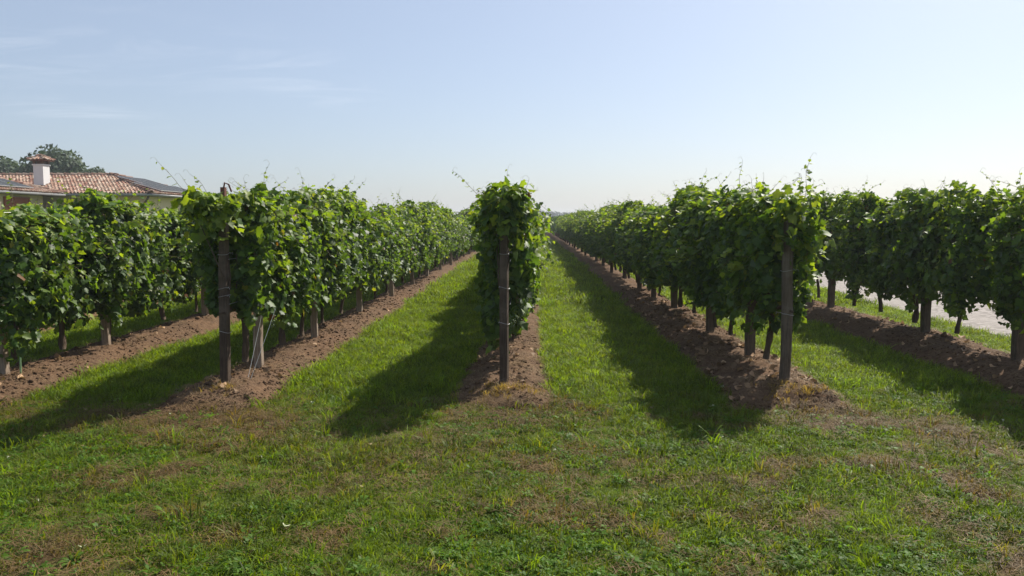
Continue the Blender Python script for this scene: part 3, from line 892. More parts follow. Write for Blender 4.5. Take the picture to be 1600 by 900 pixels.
def grow_vine(key, i, y, custom=None):
    r = ROWS[key]
    rg = np.random.default_rng(abs(hash((key, i))) % 100000 if False else (sum(map(ord, key)) * 131 + i * 17))
    x = r['x'] + rg.normal(0, 0.025)
    z = base_z(x, y, key) - 0.01
    if i < 20: lab = f'leafy grape vine, {ORD[i]} from the end post in the {r["name"]}'
    else: lab = f'leafy grape vine past the twentieth in the {r["name"]}'
    if custom and 'label' in custom: lab = custom['label']
    v = thing('grape_vine', lab, 'grape vine', (x, y, z), f'vines of the {r["name"]}')
    tm, cm = TRUNKS[int(rg.integers(0, len(TRUNKS)))]
    flip = math.pi if rg.random() < 0.5 else 0.0
    o = obj('trunk', tm, v); o.rotation_euler.z = rg.uniform(0, 6.28) if y > 9 else 0
    obj('cordon', cm, v)
    if custom is None:
        f = obj('foliage', FOL[int(rg.integers(0, len(FOL)))], v, kind='stuff')
        f.rotation_euler.z = flip
        sz = rg.uniform(0.90, 1.07) * r.get('fz', 1.0)
        f.scale = (rg.uniform(0.92, 1.12) * r.get('fx', 1.0), rg.uniform(0.96, 1.08), sz)
        return v
    L, mb = Leaves(), MB()
    canopy(rg, L, seed=40 + i + sum(map(ord, key)) % 13, **custom['can'])
    random_shoots(L, mb, rg, custom['can']['zhi'], custom['can']['hw'], custom['can']['a'] * 0.9, *custom.get('ns', (8, 14)), yc=custom['can'].get('yc', 0))
    for kw in custom.get('extra_can', []): canopy(rg, L, seed=int(rg.integers(0, 99)), **kw)
    for pth, kw in custom.get('shoots', []):
        shoot(L, mb, rg, np.asarray(pth) - np.array([x, y, z]), **kw)
    p, Rm, s, ci, outer = L.arrays()
    for q in range(custom.get('bunches', 4)):
        g = obj('grape_bunch', BUNCH[q % 3], v, (rg.choice([-1, 1]) * rg.uniform(0.08, 0.20), rg.uniform(-0.4, 0.4), rg.uniform(0.50, 0.72)))
        g.rotation_euler = (rg.normal(0, .12), rg.normal(0, .12), rg.uniform(0, 6))
    # outermost leaves on the side of the headland become parts of their own
    score = outer + 0.35 * (Rm[:, 1, 2] < 0.1) + 0.02 * rg.random(len(p)) + s * 2
    nsel = custom.get('picked', 60)
    sel = np.argsort(-score)[:nsel * 3]; sel = rg.permutation(sel)[:nsel]
    keep = np.ones(len(p), bool); keep[sel] = False
    obj('foliage', foliage_mesh('foliage', L, mb, keep), v, kind='stuff')
    for j in sel:
        ti = int(rg.integers(0, len(LEAF_T)))
        lo = obj('leaf', LEAF_ME[ti, int(ci[j])], v)
        M4 = Matrix.Identity(4)
        for a_ in range(3):
            for b_ in range(3): M4[a_][b_] = float(Rm[j, a_, b_] * s[j])
            M4[a_][3] = float(p[j, a_])
        lo.matrix_local = M4
    return v

def std(zhi=1.80, zlo=0.58, hw=0.30, a=0.64, count=1250, **k):
    return dict(zhi=zhi - 0.10, zlo=zlo - 0.06, hw=hw, a=a, count=int(count * 2.9), **k)
CUSTOM = {
    ('C', 0): dict(label='tall bushy grape vine spilling over the end post, third row from the gravel road', can=std(1.74, 0.46, 0.205, 0.42, 1080, hang=0.32, yc=0.28), ns=(7, 5), picked=110,
        extra_can=[dict(zhi=1.78, zlo=1.44, hw=0.19, a=0.26, count=700, yc=-0.40, xc=0.03, hang=0.12, bright=0.12), dict(zhi=1.66, zlo=1.36, hw=0.16, a=0.14, count=110, yc=-0.30, xc=-0.12, hang=0.2), dict(zhi=1.66, zlo=1.30, hw=0.16, a=0.14, count=110, yc=-0.30, xc=0.12, hang=0.2)],
        shoots=[([(-0.12, 7.42, 1.7), (-0.08, 7.36, 1.85), (-0.02, 7.34, 1.98)], dict(lsize=(0.10, 0.07))),
                ([(-0.3, 7.4, 1.7), (-0.42, 7.36, 1.86), (-0.50, 7.34, 1.83)], dict(lsize=(0.09, 0.07))),
                ([(-0.3, 7.4, 1.7), (-0.36, 7.36, 1.86), (-0.38, 7.35, 1.92)], dict(lsize=(0.08, 0.04))),
                ([(-0.2, 7.4, 1.8), (-0.14, 7.22, 1.74), (-0.13, 7.18, 1.62)], dict(lsize=(0.12, 0.09))),
                ([(-0.3, 7.4, 1.75), (-0.37, 7.24, 1.68), (-0.36, 7.2, 1.52)], dict(lsize=(0.12, 0.09)))]),
    ('C', 1): dict(can=std(1.76, 0.42, 0.21, 0.6, 1150), ns=(6, 6), picked=50),
    ('1L', 0): dict(label='grape vine with bright young leaves arching over the end post, fourth row from gravel road', can=std(1.76, 0.70, 0.27, 0.46, 1200, yc=0.14, hang=0.16), picked=110,
        extra_can=[dict(zhi=1.64, zlo=1.46, hw=0.20, a=0.13, count=260, yc=-0.58, xc=-0.04, hang=0.2, bright=0.75), dict(zhi=1.68, zlo=1.56, hw=0.13, a=0.12, count=80, yc=-0.56, xc=-0.20, hang=0.15, bright=0.7), dict(zhi=1.5, zlo=1.0, hw=0.13, a=0.16, count=170, yc=-0.2, xc=-0.24, hang=0.2)],
        shoots=[([(-2.7, 7.3, 1.70), (-2.85, 7.05, 1.82), (-3.02, 6.98, 1.80), (-3.10, 6.95, 1.70)], dict(lsize=(0.13, 0.10), step=0.05)),
                ([(-2.7, 7.3, 1.70), (-2.78, 6.98, 1.80), (-2.72, 6.92, 1.66), (-2.66, 6.9, 1.56)], dict(lsize=(0.13, 0.10), step=0.05)),
                ([(-2.8, 7.2, 1.70), (-2.95, 6.98, 1.78), (-2.90, 6.92, 1.68)], dict(lsize=(0.13, 0.10), step=0.05)),
                ([(-2.8, 7.2, 1.70), (-3.05, 7.0, 1.86), (-3.18, 7.0, 2.02), (-3.27, 7.0, 2.12)], dict(lsize=(0.09, 0.02), step=0.13)),
                ([(-2.8, 7.2, 1.75), (-3.0, 7.0, 1.88), (-3.06, 7.0, 1.98)], dict(lsize=(0.07, 0.02), step=0.14))]),
    ('1L', 1): dict(can=std(1.80, 0.60, 0.29, 0.66, 1300, hang=0.22), picked=70),
    ('1L', 2): dict(can=std(1.80, 0.52, 0.31, 0.66, 1300), picked=40),
    ('1R', 0): dict(label='grape vine with a tall upright shoot at the end post, second row from gravel road', can=std(1.76, 0.64, 0.29, 0.56, 1300, hang=0.22, yc=0.1), picked=100,
        extra_can=[dict(zhi=1.66, zlo=1.22, hw=0.20, a=0.14, count=200, yc=-0.62, xc=0.0, hang=0.3, bright=0.15), dict(zhi=1.45, zlo=0.95, hw=0.11, a=0.12, count=80, yc=-0.6, xc=0.16, hang=0.2, bright=0.4)],
        shoots=[([(2.40, 7.38, 1.35), (2.42, 7.2, 1.65), (2.42, 7.18, 1.9), (2.45, 7.18, 2.16)], dict(lsize=(0.13, 0.03), step=0.045)),
                ([(2.40, 7.38, 1.5), (2.44, 7.2, 1.40), (2.46, 7.16, 1.2), (2.44, 7.16, 1.05)], dict(lsize=(0.12, 0.08), step=0.045)),
                ([(2.30, 7.3, 1.55), (2.2, 7.18, 1.5), (2.12, 7.14, 1.36)], dict(lsize=(0.11, 0.08), step=0.05)),
                ([(2.40, 7.38, 1.6), (2.62, 7.2, 1.5), (2.70, 7.2, 1.34)], dict(lsize=(0.11, 0.08), step=0.05))]),
    ('1R', 1): dict(can=std(1.80, 0.60, 0.32, 0.72, 1400), picked=40),
    ('2R', 0): dict(can=std(1.80, 0.58, 0.32, 0.6, 1200), picked=10),
    ('2R', 1): dict(label='grape vine with a long slanting shoot on top in the row beside the gravel road', can=std(1.76, 0.55, 0.33, 0.74, 1500, hang=0.25), picked=80, shoots=[
        ([(4.95, 8.6, 1.6), (4.8, 8.4, 1.9), (4.66, 8.3, 2.02), (4.55, 8.3, 2.10)], dict(lsize=(0.08, 0.025), step=0.09))]),
    ('2R', 2): dict(can=std(1.76, 0.55, 0.34, 0.64, 1400, hang=0.25), picked=60),
    ('2L', 0): dict(can=std(1.60, 0.42, 0.33, 0.6, 1400, hang=0.3), picked=50),
    ('2L', 1): dict(can=std(1.56, 0.50, 0.32, 0.66, 1400, hang=0.28), picked=80),
    ('2L', 2): dict(can=std(1.80, 0.50, 0.33, 0.50, 1400, hang=0.28), picked=60),
}
ROWS['2L']['fz'] = 0.88; ROWS['3L']['fz'] = 0.85
ROWS['C']['fx'] = 0.80; ROWS['1R']['fx'] = 1.08; ROWS['2R']['fx'] = 1.10

far_vines = []
for key, r in ROWS.items():
    ys = list(FIRST[key])
    end = ROWLEN.get(key, ROW_END)
    jr = np.random.default_rng(int(r['x'] * 100) % 997)
    while ys[-1] + STEP < end: ys.append(ys[-1] + STEP * jr.uniform(0.93, 1.07))
    for i, y in enumerate(ys):
        if y < FAR_FROM: grow_vine(key, i, y, CUSTOM.get((key, i)))
        else: far_vines.append((key, y))

# the vines beyond, too far to tell apart: one mass of leaves
def far_mass():
    rg = np.random.default_rng(77)
    V, C = [], []
    for key, y in far_vines:
        r = ROWS[key]; k = 150
        x = r['x'] + rg.normal(0, 0.2, k); yy = y + rg.uniform(-0.62, 0.62, k)
        top = 1.80 + 0.12 * vnoise(yy * 1.3, r['x'], 0, 5)
        z = 0.62 + (top - 0.62) * rg.random(k) + 0.1
        n = norm(np.column_stack([np.sign(x - r['x']), rg.normal(0, .5, k), rg.normal(0.5, .5, k)]))
        t = norm(rg.normal(0, 0.5, (k, 3)) + (0, 0, -1)); t = norm(t - (t * n).sum(-1, keepdims=True) * n); u = np.cross(t, n)
        s = rg.uniform(0.10, 0.17, (k, 1)); c = np.column_stack([x, yy, z])
        V.append(np.stack([c - u * s, c + t * s * 1.1, c + u * s, c - t * s * 0.7], 1).reshape(-1, 3))
        C.append(np.repeat(LEAF_COLS[rg.integers(0, 4, k)] * rg.uniform(0.8, 1.25, (k, 1)), 4, 0))
    V = np.concatenate(V)
    o = obj('distant_vines', mesh_from('distant_vines', V, np.arange(len(V)).reshape(-1, 4), [M_LEAF], np.concatenate(C)), kind='stuff')
    tag(o, 'far ends of the vine rows merging into green hedges', 'vines')
    mb = MB()
    for key, y in far_vines:
        mb.tube([(ROWS[key]['x'], y, 0), (ROWS[key]['x'] + 0.02, y, 0.8)], 0.03, 5, cap=False)
    o2 = obj('trunk', mb.mesh('trunk', [M_BARK]), o, kind='stuff')
far_mass()

# ------------------------------------------------------------------ posts, wires
def post_mesh(name, w, h, m, seed, round_=False):
    rg = np.random.default_rng(seed)
    mb = MB()
    zs = np.array([-0.35, 0.0, 0.25, 0.6, 1.0, 1.35, h - 0.1, h - 0.012, h])
    sides = 10 if round_ else 8
    ring = []
    if round_: an = (np.arange(10) + .5) / 10 * 2 * np.pi; ring = np.column_stack([np.cos(an), np.sin(an)]) * 0.54
    else:
        c = 0.43; ring = np.array([(-c, -.5), (c, -.5), (.5, -c), (.5, c), (c, .5), (-c, .5), (-.5, c), (-.5, -c)])
    V = []
    for i, z in enumerate(zs):
        s = w * (1 + 0.03 * rg.normal()) * (0.86 if i == len(zs) - 1 else 1.0)
        off = rg.normal(0, 0.0035, 2)
        V.append(np.column_stack([ring * s + off + rg.normal(0, 0.0012, ring.shape), np.full(len(ring), z) + (rg.normal(0, 0.006, len(ring)) if i >= len(zs) - 2 else 0)]))
    V = np.concatenate(V)
    F = [(i * sides + k, i * sides + (k + 1) % sides, (i + 1) * sides + (k + 1) % sides, (i + 1) * sides + k) for i in range(len(zs) - 1) for k in range(sides)]
    mb.raw(V, F)
    top = (len(zs) - 1) * sides
    mb.raw(np.vstack([V[top:], V[top:].mean(0)]), [(k, (k + 1) % sides, sides) for k in range(sides)])
    return mb.mesh(name, [m], False)

def tie_mesh(w, tilt):
    mb = MB()
    h = w * 0.5 + 0.004
    P = []
    for k in range(17):
        a_ = k / 16 * 2 * math.pi
        ca, sa = math.cos(a_), math.sin(a_)
        m_ = max(abs(ca), abs(sa)); P.append((ca / m_ * h, sa / m_ * h, tilt * ca * 0.012))
    mb.tube(P, 0.0022, 4, cap=False)
    mb.tube([(h, -h, 0), (h + 0.02, -h - 0.01, 0.012), (h + 0.028, -h - 0.006, -0.008)], 0.002, 4)
    return mb.mesh('wire_tie', [M_WIRE])
TIE = {w: tie_mesh(w, 1.0) for w in (0.0735, 0.092, 0.085)}
PM = {
    'end_dark': (post_mesh('shaft', 0.073, 1.64, M_POST_DARK, 1), 0.0735),
    'end_grey': (post_mesh('shaft', 0.092, 1.46, M_POST_GREY, 2, True), 0.092),
    'pale': (post_mesh('shaft', 0.078, 1.66, M_POST_PALE, 3), 0.085),
    'dark': (post_mesh('shaft', 0.078, 1.66, M_POST_DARK, 4), 0.085),
    'grey': (post_mesh('shaft', 0.092, 1.52, M_POST_GREY, 5), 0.092),
}
def place_post(key, i, y):
    r = ROWS[key]
    rg = np.random.default_rng(int(y * 100) + int(abs(r['x']) * 10))
    kind = {'1L': 'end_dark' if i == 0 else 'pale', 'C': 'end_dark' if i == 0 else 'dark', '1R': 'end_grey' if i == 0 else 'grey', '2R': 'grey', '2L': 'pale', '3L': 'pale'}[key]
    if key == '1L' and i > 3: kind = 'pale'
    look = {'end_dark': 'dark weathered square', 'end_grey': 'grey round', 'pale': 'pale slim', 'dark': 'dark slim', 'grey': 'thick grey'}[kind]
    if i == 0: lab = f'{look} end post of the {r["name"]}'
    elif i < 12: lab = f'{look} post, {ORD[i]} from the end of the {r["name"]}'
    else: lab = f'{look} post past the twelfth in the {r["name"]}'
    x = r['x'] + (0.0 if i < 5 else rg.normal(0, 0.015)) + (0.0 if key != '1L' or i == 0 else 0.03)
    z = base_z(x, y, key) - 0.01
    t = thing('trellis_post', lab, 'post', (x, y, z), f'posts of the {r["name"]}', rz={('C', 0): -0.22, ('1L', 0): -0.08}.get((key, i), rg.normal(0, 0.06)))
    t.rotation_euler.x = rg.normal(0, 0.016); t.rotation_euler.y = rg.normal(0, 0.012)
    me, w = PM[kind]
    obj('shaft', me, t)
    hs = {'1L': (0.47, 0.79, 0.86, 1.17), 'C': (0.55, 0.88, 1.2)}.get(key, (0.62, 1.02)) if i == 0 else ((0.70, 1.2) if y < 16 else ())
    for h in hs:
        o = obj('wire_tie', TIE[w], t, (0, 0, h)); o.rotation_euler.z = rg.choice([0, 1.57, 3.14])
    if key == '1L' and i == 0:
        mb = MB()
        mb.box((-0.02, -0.02, 1.62), (0.02, 0.02, 1.76))
        mb.tube([(0, 0, 1.74), (0.012, 0, 1.80), (0.05, 0, 1.785), (0.075, 0, 1.72)], 0.008, 6)
        obj('iron_hook', mb.mesh('iron_hook', [M_RUST]), t)
    return t
for key in ROWS:
    ys = list(POSTS[key]); end = ROWLEN.get(key, FAR_FROM)
    while ys[-1] + 2.85 < end: ys.append(ys[-1] + 2.85)
    for i, y in enumerate(ys): place_post(key, i, y)

for key, r in ROWS.items():
    end = ROWLEN.get(key, ROW_END)
    for nm, h in (('lower', 0.74), ('middle', 1.14), ('upper', 1.55)):
        y = np.concatenate([np.arange(POSTS[key][0], 26, 1.4), np.arange(26, end, 6)])
        sag = -0.012 * np.abs(np.sin(y * 1.08))
        mb = MB(); mb.tube(np.column_stack([np.full(len(y), r['x'] + 0.055), y, r['h'] + h + sag]), 0.0022, 4, cap=False)
        o = obj('trellis_wire', mb.mesh('trellis_wire', [M_WIRE]))
        tag(o, f'{nm} galvanised wire stretched along the {r["name"]}', 'wire', 'trellis wires')

# strings from the vine down to the soil beside the dark end post
for a_, b_, lab in (((-2.60, 7.16, 0.06), (-2.40, 7.42, 0.78), 'pale string slanting from soil to vine by end post, fourth row from gravel road'),
                    ((-2.62, 7.2, 0.08), (-2.56, 7.5, 0.72), 'steeper pale string tied to vine by end post, fourth row from gravel road')):
    a_, b_ = np.array(a_), np.array(b_)
    mb = MB(); mb.tube([a_, a_ * .6 + b_ * .4 + (0, 0, -.006), a_ * .3 + b_ * .7 + (0, 0, -.005), b_], 0.0022, 5)
    tag(obj('tie_string', mb.mesh('tie_string', [M_STRING])), lab, 'string')
mb = MB(); mb.tube([(0, 0, -0.1), (0.006, 0, 0.2), (0.012, 0, 0.36)], 0.008, 6)
tag(obj('plant_stake', mb.mesh('plant_stake', [M_STAKE]), loc=(-4.92, 7.5, base_z(-4.92, 7.5, '2L'))), 'short green stake beside the end post of the fifth row from gravel road', 'stake')

# ------------------------------------------------------------------ house
M_WALL = m_simple('cream_plaster', (0.72, 0.57, 0.42), 0.9, 0.1, 0, 0.06, 3)
M_CHIM = m_simple('white_plaster', (0.66, 0.65, 0.64), 0.9, 0.1, 0, 0.06, 5)
M_WOODRED = m_simple('red_brown_wood', (0.32, 0.09, 0.04), 0.6, 0.3, 0, 0.25, 12)
M_GUTTER = m_simple('grey_gutter', (0.22, 0.22, 0.22), 0.5, 0.4, 0.2)
M_COPPER = m_simple('brown_downpipe', (0.07, 0.045, 0.035), 0.5, 0.4, 0.3)
M_SOFFIT = m_simple('dark_wood_soffit', (0.13, 0.075, 0.045), 0.8, 0.2)
M_PANEL = m_simple('solar_cells', (0.05, 0.055, 0.062), 0.75, 0.12, 0, 0.1, 4)
M_PFRAME = m_simple('aluminium_frame', (0.55, 0.56, 0.57), 0.4, 0.5, 0.5)
M_GLASSD = m_simple('dark_window_glass', (0.03, 0.035, 0.04), 0.08, 0.6)
def m_tile():
    m, nt, out = mat('clay_tile')
    a = N(nt, 'ShaderNodeAttribute', attribute_type='GEOMETRY', attribute_name='Col')
    n = noise(nt, 5, 5, 0.6)
    princ(nt, out, mixc(nt, n, mixc(nt, 1.0, a.outputs['Color'], (0.75, 0.73, 0.72), 'MULTIPLY'), mixc(nt, 1.0, a.outputs['Color'], (1.22, 1.2, 1.2), 'MULTIPLY')), 0.85, 0.15)
    return m
M_TILE = m_tile()
TILE_C = np.array([(0.38, 0.235, 0.17), (0.44, 0.295, 0.22), (0.48, 0.365, 0.28), (0.28, 0.15, 0.11), (0.34, 0.225, 0.17), (0.50, 0.395, 0.31)])

def barrel(mb, rg, p, d, s, n, l, w, col):
    """half-round tile: p lower centre, d up-slope, s sideways, n normal"""
    a = np.linspace(0, np.pi, 6)
    V = []
    for t, k in ((0, 1.0), (1, 0.84)):
        for q in a: V.append(p + d * l * t + s * math.cos(q) * w * .5 * k + n * (math.sin(q) * w * .42 * k + (0.035 if t == 0 else 0.0)))
    F = [(i, i + 1, i + 7, i + 6) for i in range(5)]
    mb.raw(V, F, col)
    mb.raw(V[:6], [(0, 5, 4, 1), (1, 4, 3, 2)], np.array(col) * 0.5)

def slope_tiles(mb, rg, poly, d, pitch=0.19, row=0.30):
    """cover a planar polygon (list of 3D points) with barrel tiles; d = up-slope unit vector"""
    P = np.array(poly, float); d = np.asarray(d, float); d = d / np.linalg.norm(d)
    nrm = np.cross(P[1] - P[0], P[2] - P[0]); nrm /= np.linalg.norm(nrm)
    if nrm[2] < 0: nrm = -nrm
    s = np.cross(d, nrm)
    o = P[0]; U = (P - o) @ s; W = (P - o) @ d
    def inside(u, w):
        c = False; n = len(U)
        for i in range(n):
            j = (i - 1) % n
            if (W[i] > w) != (W[j] > w) and u < (U[j] - U[i]) * (w - W[i]) / (W[j] - W[i]) + U[i]: c = not c
        return c
    w = W.min() - 0.05
    while w < W.max():
        u = U.min()
        while u < U.max():
            if inside(u, w + row * .55):
                c = TILE_C[rg.integers(0, len(TILE_C))] * rg.uniform(.8, 1.2)
                barrel(mb, rg, o + s * (u + rg.normal(0, .006)) + d * (w + rg.normal(0, .01)) + nrm * .03, d, s, nrm, row * 1.12, pitch * .86, c)
            u += pitch
        w += row
    # pan layer under the barrels
    mb.raw(P + nrm * 0.02, [tuple(range(len(P)))] if len(P) in (3, 4) else [], (0.20, 0.10, 0.065))

def cap_line(mb, rg, a, b, w=0.26, l=0.40):
    a, b = np.array(a, float), np.array(b, float); L_ = np.linalg.norm(b - a); d = (b - a) / L_
    s = np.cross(d, (0, 0, 1)); s /= np.linalg.norm(s); n = np.cross(s, d)
    k = 0.0
    while k < L_ - 0.1:
        barrel(mb, rg, a + d * k + n * .06, d, s, n, l * 1.15, w, TILE_C[rg.integers(0, 5)] * rg.uniform(.65, 1.0)); k += l

def hip_house(root, x0, x1, y0, y1, ze, over, rise, rg, wall_h_extra=0):
    """walls + hipped tile roof; the eaves rectangle is x0..x1, y0..y1 at height ze"""
    mb = MB()
    wx0, wx1, wy0, wy1 = x0 + over, x1 - over, y0 + over, y1 - over
    for lo, hi in (((wx0, wy0, -.1), (wx1, wy0 + .3, ze + .05)), ((wx0, wy1 - .3, -.1), (wx1, wy1, ze + .05)), ((wx0, wy0 + .3, -.1), (wx0 + .3, wy1 - .3, ze + .05)), ((wx1 - .3, wy0 + .3, -.1), (wx1, wy1 - .3, ze + .05))):
        mb.box(lo, hi)
    obj('wall', mb.mesh('wall', [M_WALL]), root)
    mb = MB(); mb.box((x0 + .02, y0 + .02, ze - .10), (x1 - .02, y1 - .02, ze - .02))
    obj('soffit', mb.mesh('soffit', [M_SOFFIT]), root)
    hd = min(x1 - x0, y1 - y0) / 2
    zr = ze + hd * rise
    if (x1 - x0) >= (y1 - y0): ra, rb = np.array((x0 + hd, (y0 + y1) / 2, zr)), np.array((x1 - hd, (y0 + y1) / 2, zr))
    else: ra, rb = np.array(((x0 + x1) / 2, y0 + hd, zr)), np.array(((x0 + x1) / 2, y1 - hd, zr))
    A, B, C_, D = (np.array(p, float) for p in ((x0, y0, ze), (x1, y0, ze), (x1, y1, ze), (x0, y1, ze)))
    mb = MB(); q = 1 / rise
    if (x1 - x0) >= (y1 - y0): faces = [((A, B, rb, ra), (0, q, 1)), ((C_, D, ra, rb), (0, -q, 1)), ((B, C_, rb), (-q, 0, 1)), ((D, A, ra), (q, 0, 1))]
    else: faces = [((B, C_, rb, ra), (-q, 0, 1)), ((D, A, ra, rb), (q, 0, 1)), ((A, B, ra), (0, q, 1)), ((C_, D, rb), (0, -q, 1))]
    for poly, d in faces: slope_tiles(mb, rg, poly, d)
    roof = obj('roof', mb.mesh('roof', [M_TILE], False), root)
    caps = MB()
    cap_line(caps, rg, ra, rb)
    if (x1 - x0) >= (y1 - y0): hp = ((A, ra), (D, ra), (B, rb), (C_, rb))
    else: hp = ((A, ra), (B, ra), (C_, rb), (D, rb))
    for p, q_ in hp: cap_line(caps, rg, p, q_)
    obj('ridge_tile', caps.mesh('ridge_tile', [M_TILE], False), roof, kind='stuff')
    gt = MB()
    for a, b in ((A, B), (B, C_)):
        gt.tube([a + (0, 0, -.04), b + (0, 0, -.04)], 0.07, 8)
    obj('gutter', gt.mesh('gutter', [M_GUTTER], True), root)
    return roof

HY = 41.7; HE = 3.0; RISE = 0.29
rg = np.random.default_rng(5)
house = thing('farm_house', 'cream farmhouse with red clay tile hip roof, white chimney and solar panels', 'house', (0, 0, 0))
HX0, HX1, HY1 = -38.0, -19.9, HY + 8.0
main_roof = hip_house(house, HX0, HX1, HY, HY1, HE, 0.7, RISE, rg)
wing_roof = hip_house(house, -35.0, -24.4, 28.0, HY - 0.1, HE - 0.02, 0.75, RISE, rg)
# solar panels: on the hip end facing the vineyard and on the wing
def panel(root, c, su, dv, nn, w, h):
    mb = MB()
    M_ = Matrix(((su[0], dv[0], nn[0], c[0]), (su[1], dv[1], nn[1], c[1]), (su[2], dv[2], nn[2], c[2]), (0, 0, 0, 1)))
    mb.box((-w / 2, -h / 2, 0), (w / 2, h / 2, 0.04), mi=0, M=M_)
    p = obj('solar_panel', mb.mesh('solar_panel', [M_PFRAME]), root)
    mb = MB(); mb.box((-w / 2 + .03, -h / 2 + .03, 0.03), (w / 2 - .03, h / 2 - .03, 0.044), M=M_)
    obj('cell_face', mb.mesh('cell_face', [M_PANEL]), p)
cr = 1 / math.hypot(1, RISE); su = np.array((0, 1, 0.)); dv = np.array((-1, 0, RISE)) * cr; nn = np.array((RISE, 0, 1)) * cr
for j, (t, ys_) in enumerate(((0.95, (-2.0, -0.98, 0.04, 1.06, 2.08)), (2.35, (-0.98, 0.04, 1.06)))):
    for yy in ys_:
        c = np.array((HX1, HY + 4.0 + yy, HE)) + np.array((-t, 0, t * RISE)) + nn * .16
        panel(main_roof, c, su, dv, nn, 1.0, 1.55)
for yy in np.arange(29.6, 39.6, 1.02):
    for t in (1.0, 2.45):
        if t < min(41.6 - yy, yy - 28) - 0.8:
            panel(wing_roof, np.array((-24.4, yy, HE - .02)) + np.array((-t, 0, t * RISE)) + nn * .16, su, dv, nn, 1.0, 1.55)
# chimney with its own little tiled cap
CH = np.array((-26.75, HY + 1.75)); CB = HE + 1.0 * RISE; CT = 4.60; cwx, cwy = .27, .30
mb = MB(); mb.box((CH[0] - cwx, CH[1] - cwy, CB), (CH[0] + cwx, CH[1] + cwy, CT)); mb.box((CH[0] - cwx - .04, CH[1] - cwy - .04, CT + .002), (CH[0] + cwx + .04, CH[1] + cwy + .04, CT + .07))
chim = obj('chimney', mb.mesh('chimney', [M_CHIM]), main_roof)
mb = MB()
for sx in (-1, 1):
    for sy in (-1, 1): mb.box((CH[0] + sx * .22 - .06, CH[1] + sy * .25 - .06, CT + .07), (CH[0] + sx * .22 + .06, CH[1] + sy * .25 + .06, CT + .24))
mb.box((CH[0] - .15, CH[1] - .17, CT + .07), (CH[0] + .15, CH[1] + .17, CT + .23))
obj('chimney_vent', mb.mesh('chimney_vent', [M_SOFFIT]), chim)
mb = MB(); ap = np.array((*CH, CT + .50)); e_ = [np.array((CH[0] + sx * .46, CH[1] + sy * .48, CT + .24)) for sx, sy in ((-1, -1), (1, -1), (1, 1), (-1, 1))]
mb.raw(np.array([*e_, ap]), [(0, 1, 4), (1, 2, 4), (2, 3, 4), (3, 0, 4)], (0.3, 0.16, 0.1)); mb.raw(np.array(e_), [(3, 2, 1, 0)], (0.2, 0.1, 0.07))
for i in range(4):
    a, b = e_[i], e_[(i + 1) % 4]
    for f in np.linspace(.12, .88, 4):
        p = a * (1 - f) + b * f; d = ap * .97 + p * .03 - p; l = np.linalg.norm(d) * (1 - abs(f - .5) * 1.1); d /= np.linalg.norm(d); s = (b - a) / np.linalg.norm(b - a); n_ = np.cross(s, d)
        barrel(mb, rg, p + n_ * .02, d, s, n_, l, .2, TILE_C[rg.integers(0, 6)])
    cap_line(mb, rg, a, ap, .17, .25)
obj('chimney_cap', mb.mesh('chimney_cap', [M_TILE]), chim)
# openings: red-brown shutters on the wing, windows on the main house, downpipe
def opening(x, ya, yb, za, zb, m, nm):
    mb = MB(); mb.box((x, ya, za), (x + .05, yb, zb)); o = obj(nm, mb.mesh(nm, [m]), house)
    fr = MB()
    for lo, hi in (((x, ya - .08, za), (x + .07, ya, zb)), ((x, yb, za), (x + .07, yb + .08, zb)), ((x, ya - .08, zb), (x + .07, yb + .08, zb + .08))): fr.box(lo, hi)
    obj('frame', fr.mesh('frame', [M_CHIM if m is M_GLASSD else M_WOODRED]), o)
for ya, yb in ((28.9, 30.6), (31.4, 33.2), (34.0, 36.8), (37.8, 39.6)): opening(-25.14, ya, yb, 0.05, 2.68, M_WOODRED, 'shutter')
for ya, yb in ((44.2, 45.3), (46.6, 47.7)): opening(-20.59, ya, yb, 0.9, 2.2, M_GLASSD, 'window')
mb = MB(); mb.tube([(-20.1, HY + .1, HE - .12), (-20.2, HY + .15, HE - .3), (-20.66, HY + .62, HE - .55), (-20.68, HY + .64, HE - .7), (-20.68, HY + .64, 0)], .055, 8)
obj('downpipe', mb.mesh('downpipe', [M_COPPER], True), house)

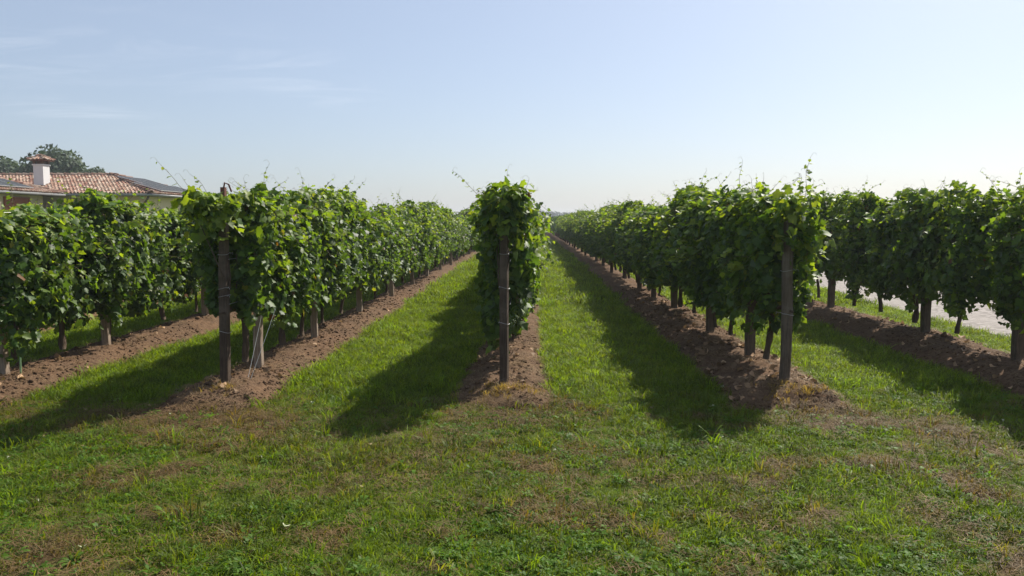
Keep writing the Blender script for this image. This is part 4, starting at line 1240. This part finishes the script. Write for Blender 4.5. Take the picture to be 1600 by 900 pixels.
# ------------------------------------------------------------------ trees
def tree(label, x, y, top, crad, trunk_h, seed, col, nl=5200, ls=0.16, zsq=1.0, group=None, name='leafy_tree'):
    rg = np.random.default_rng(seed)
    t = thing(name, label, 'tree', (x, y, float(gh(x, y)) - .02), group)
    H = top; cz = (top + trunk_h) / 2; rz = (top - trunk_h) / 2
    mb = MB()
    mb.tube([(0, 0, -.2), (0.05, 0, trunk_h * .6), (0, .05, trunk_h), (0.1, 0, cz)], [crad * .09, crad * .07, crad * .06, crad * .03], 9)
    lobes = []
    for k in range(13):
        d = norm(rg.normal(0, 1, 3)); d[2] = abs(d[2]) * 1.1 - .35
        c = np.array((d[0] * crad * .62, d[1] * crad * .62, cz + d[2] * rz * .66)); lobes.append((c, rg.uniform(.34, .52) * crad))
        mb.tube([(0, 0, trunk_h * .8), (c[0] * .5, c[1] * .5, (trunk_h + c[2]) / 2), c], [crad * .04, crad * .025, crad * .01], 6)
    obj('trunk', mb.mesh('trunk', [M_BARK], True), t)
    V, Cc = [], []
    per = nl // len(lobes)
    for c, r_ in lobes:
        d = norm(rg.normal(0, 1, (per, 3))); rr = r_ * (1 - rg.random(per) ** 2.2 * .6) * (1 + .28 * vnoise(d[:, 0] * 2.5 + c[0], d[:, 1] * 2.5 + c[1], d[:, 2] * 2.5, seed))
        p = c + d * rr[:, None] * (1, 1, min(1, rz / crad * 1.1))
        n = norm(d + rg.normal(0, .6, (per, 3)) + (0, 0, .3)); tt = norm(np.cross(n, rg.normal(0, 1, (per, 3)))); u = np.cross(tt, n); s = ls * rg.uniform(.5, 1.3, (per, 1))
        V.append(np.stack([p - u * s * .5, p + tt * s, p + u * s * .5, p - tt * s * .6], 1).reshape(-1, 3))
        Cc.append(np.repeat(np.array(col) * rg.uniform(.6, 1.4, (per, 1)), 4, 0))
    V = np.concatenate(V)
    obj('crown', mesh_from('crown', V, np.arange(len(V)).reshape(-1, 4), [M_TREE], np.concatenate(Cc)), t)
    return t
TG = (0.038, 0.068, 0.026)
tree('broad dark green tree rising behind the white chimney', -47.7, 80, 8.7, 5.0, 0.6, 1, TG, 17000, .33)
tree('dark green tree behind the farmhouse wing with the solar panels', -54.5, 82, 8.8, 4.2, 0.8, 2, TG, 12000, .33)
tree('small round treetop behind the ridge of the tile roof', -43.6, 80, 7.4, 1.7, 2.2, 3, (0.045, 0.075, 0.03), 3500, .2)
tree('small dark tree beyond the gravel road', 45.5, 80, 4.7, 2.0, 1.0, 4, TG, 4500, .22)
FT = (0.030, 0.045, 0.030)
for i, (px, yd, tp, cr_, lab) in enumerate((
        (843, 420, 8.4, 3.4, 'taller round tree on the horizon at the end of the grass lane'),
        (858, 430, 7.2, 3.6, 'flat-topped tree on the horizon next to the taller round tree'),
        (868, 425, 7.0, 3.6, 'second flat-topped tree on the horizon past the taller round tree'),
        (885, 440, 7.0, 3.4, 'last low tree of the clump on the horizon'))):
    tree(lab, (px - 830) / 1250 * yd, yd, tp, cr_, 0.5, 20 + i, FT, 2600, .5, group='trees on the horizon')


# ------------------------------------------------------------------ summer haze
mb = MB(); mb.box((-4700, -700, -1.2), (4700, 6200, 11.0))
m_, nt_, out_ = mat('summer_haze')
pv = N(nt_, 'ShaderNodeVolumePrincipled'); pv.inputs['Color'].default_value = (0.86, 0.92, 1.0, 1); pv.inputs['Density'].default_value = 0.0008; pv.inputs['Anisotropy'].default_value = 0.3
nt_.links.new(pv.outputs[0], out_.inputs['Volume'])
hz = obj('haze', mb.mesh('haze', [m_]), kind='stuff'); tag(hz, 'thin pale summer haze hanging over the vineyard', 'haze')
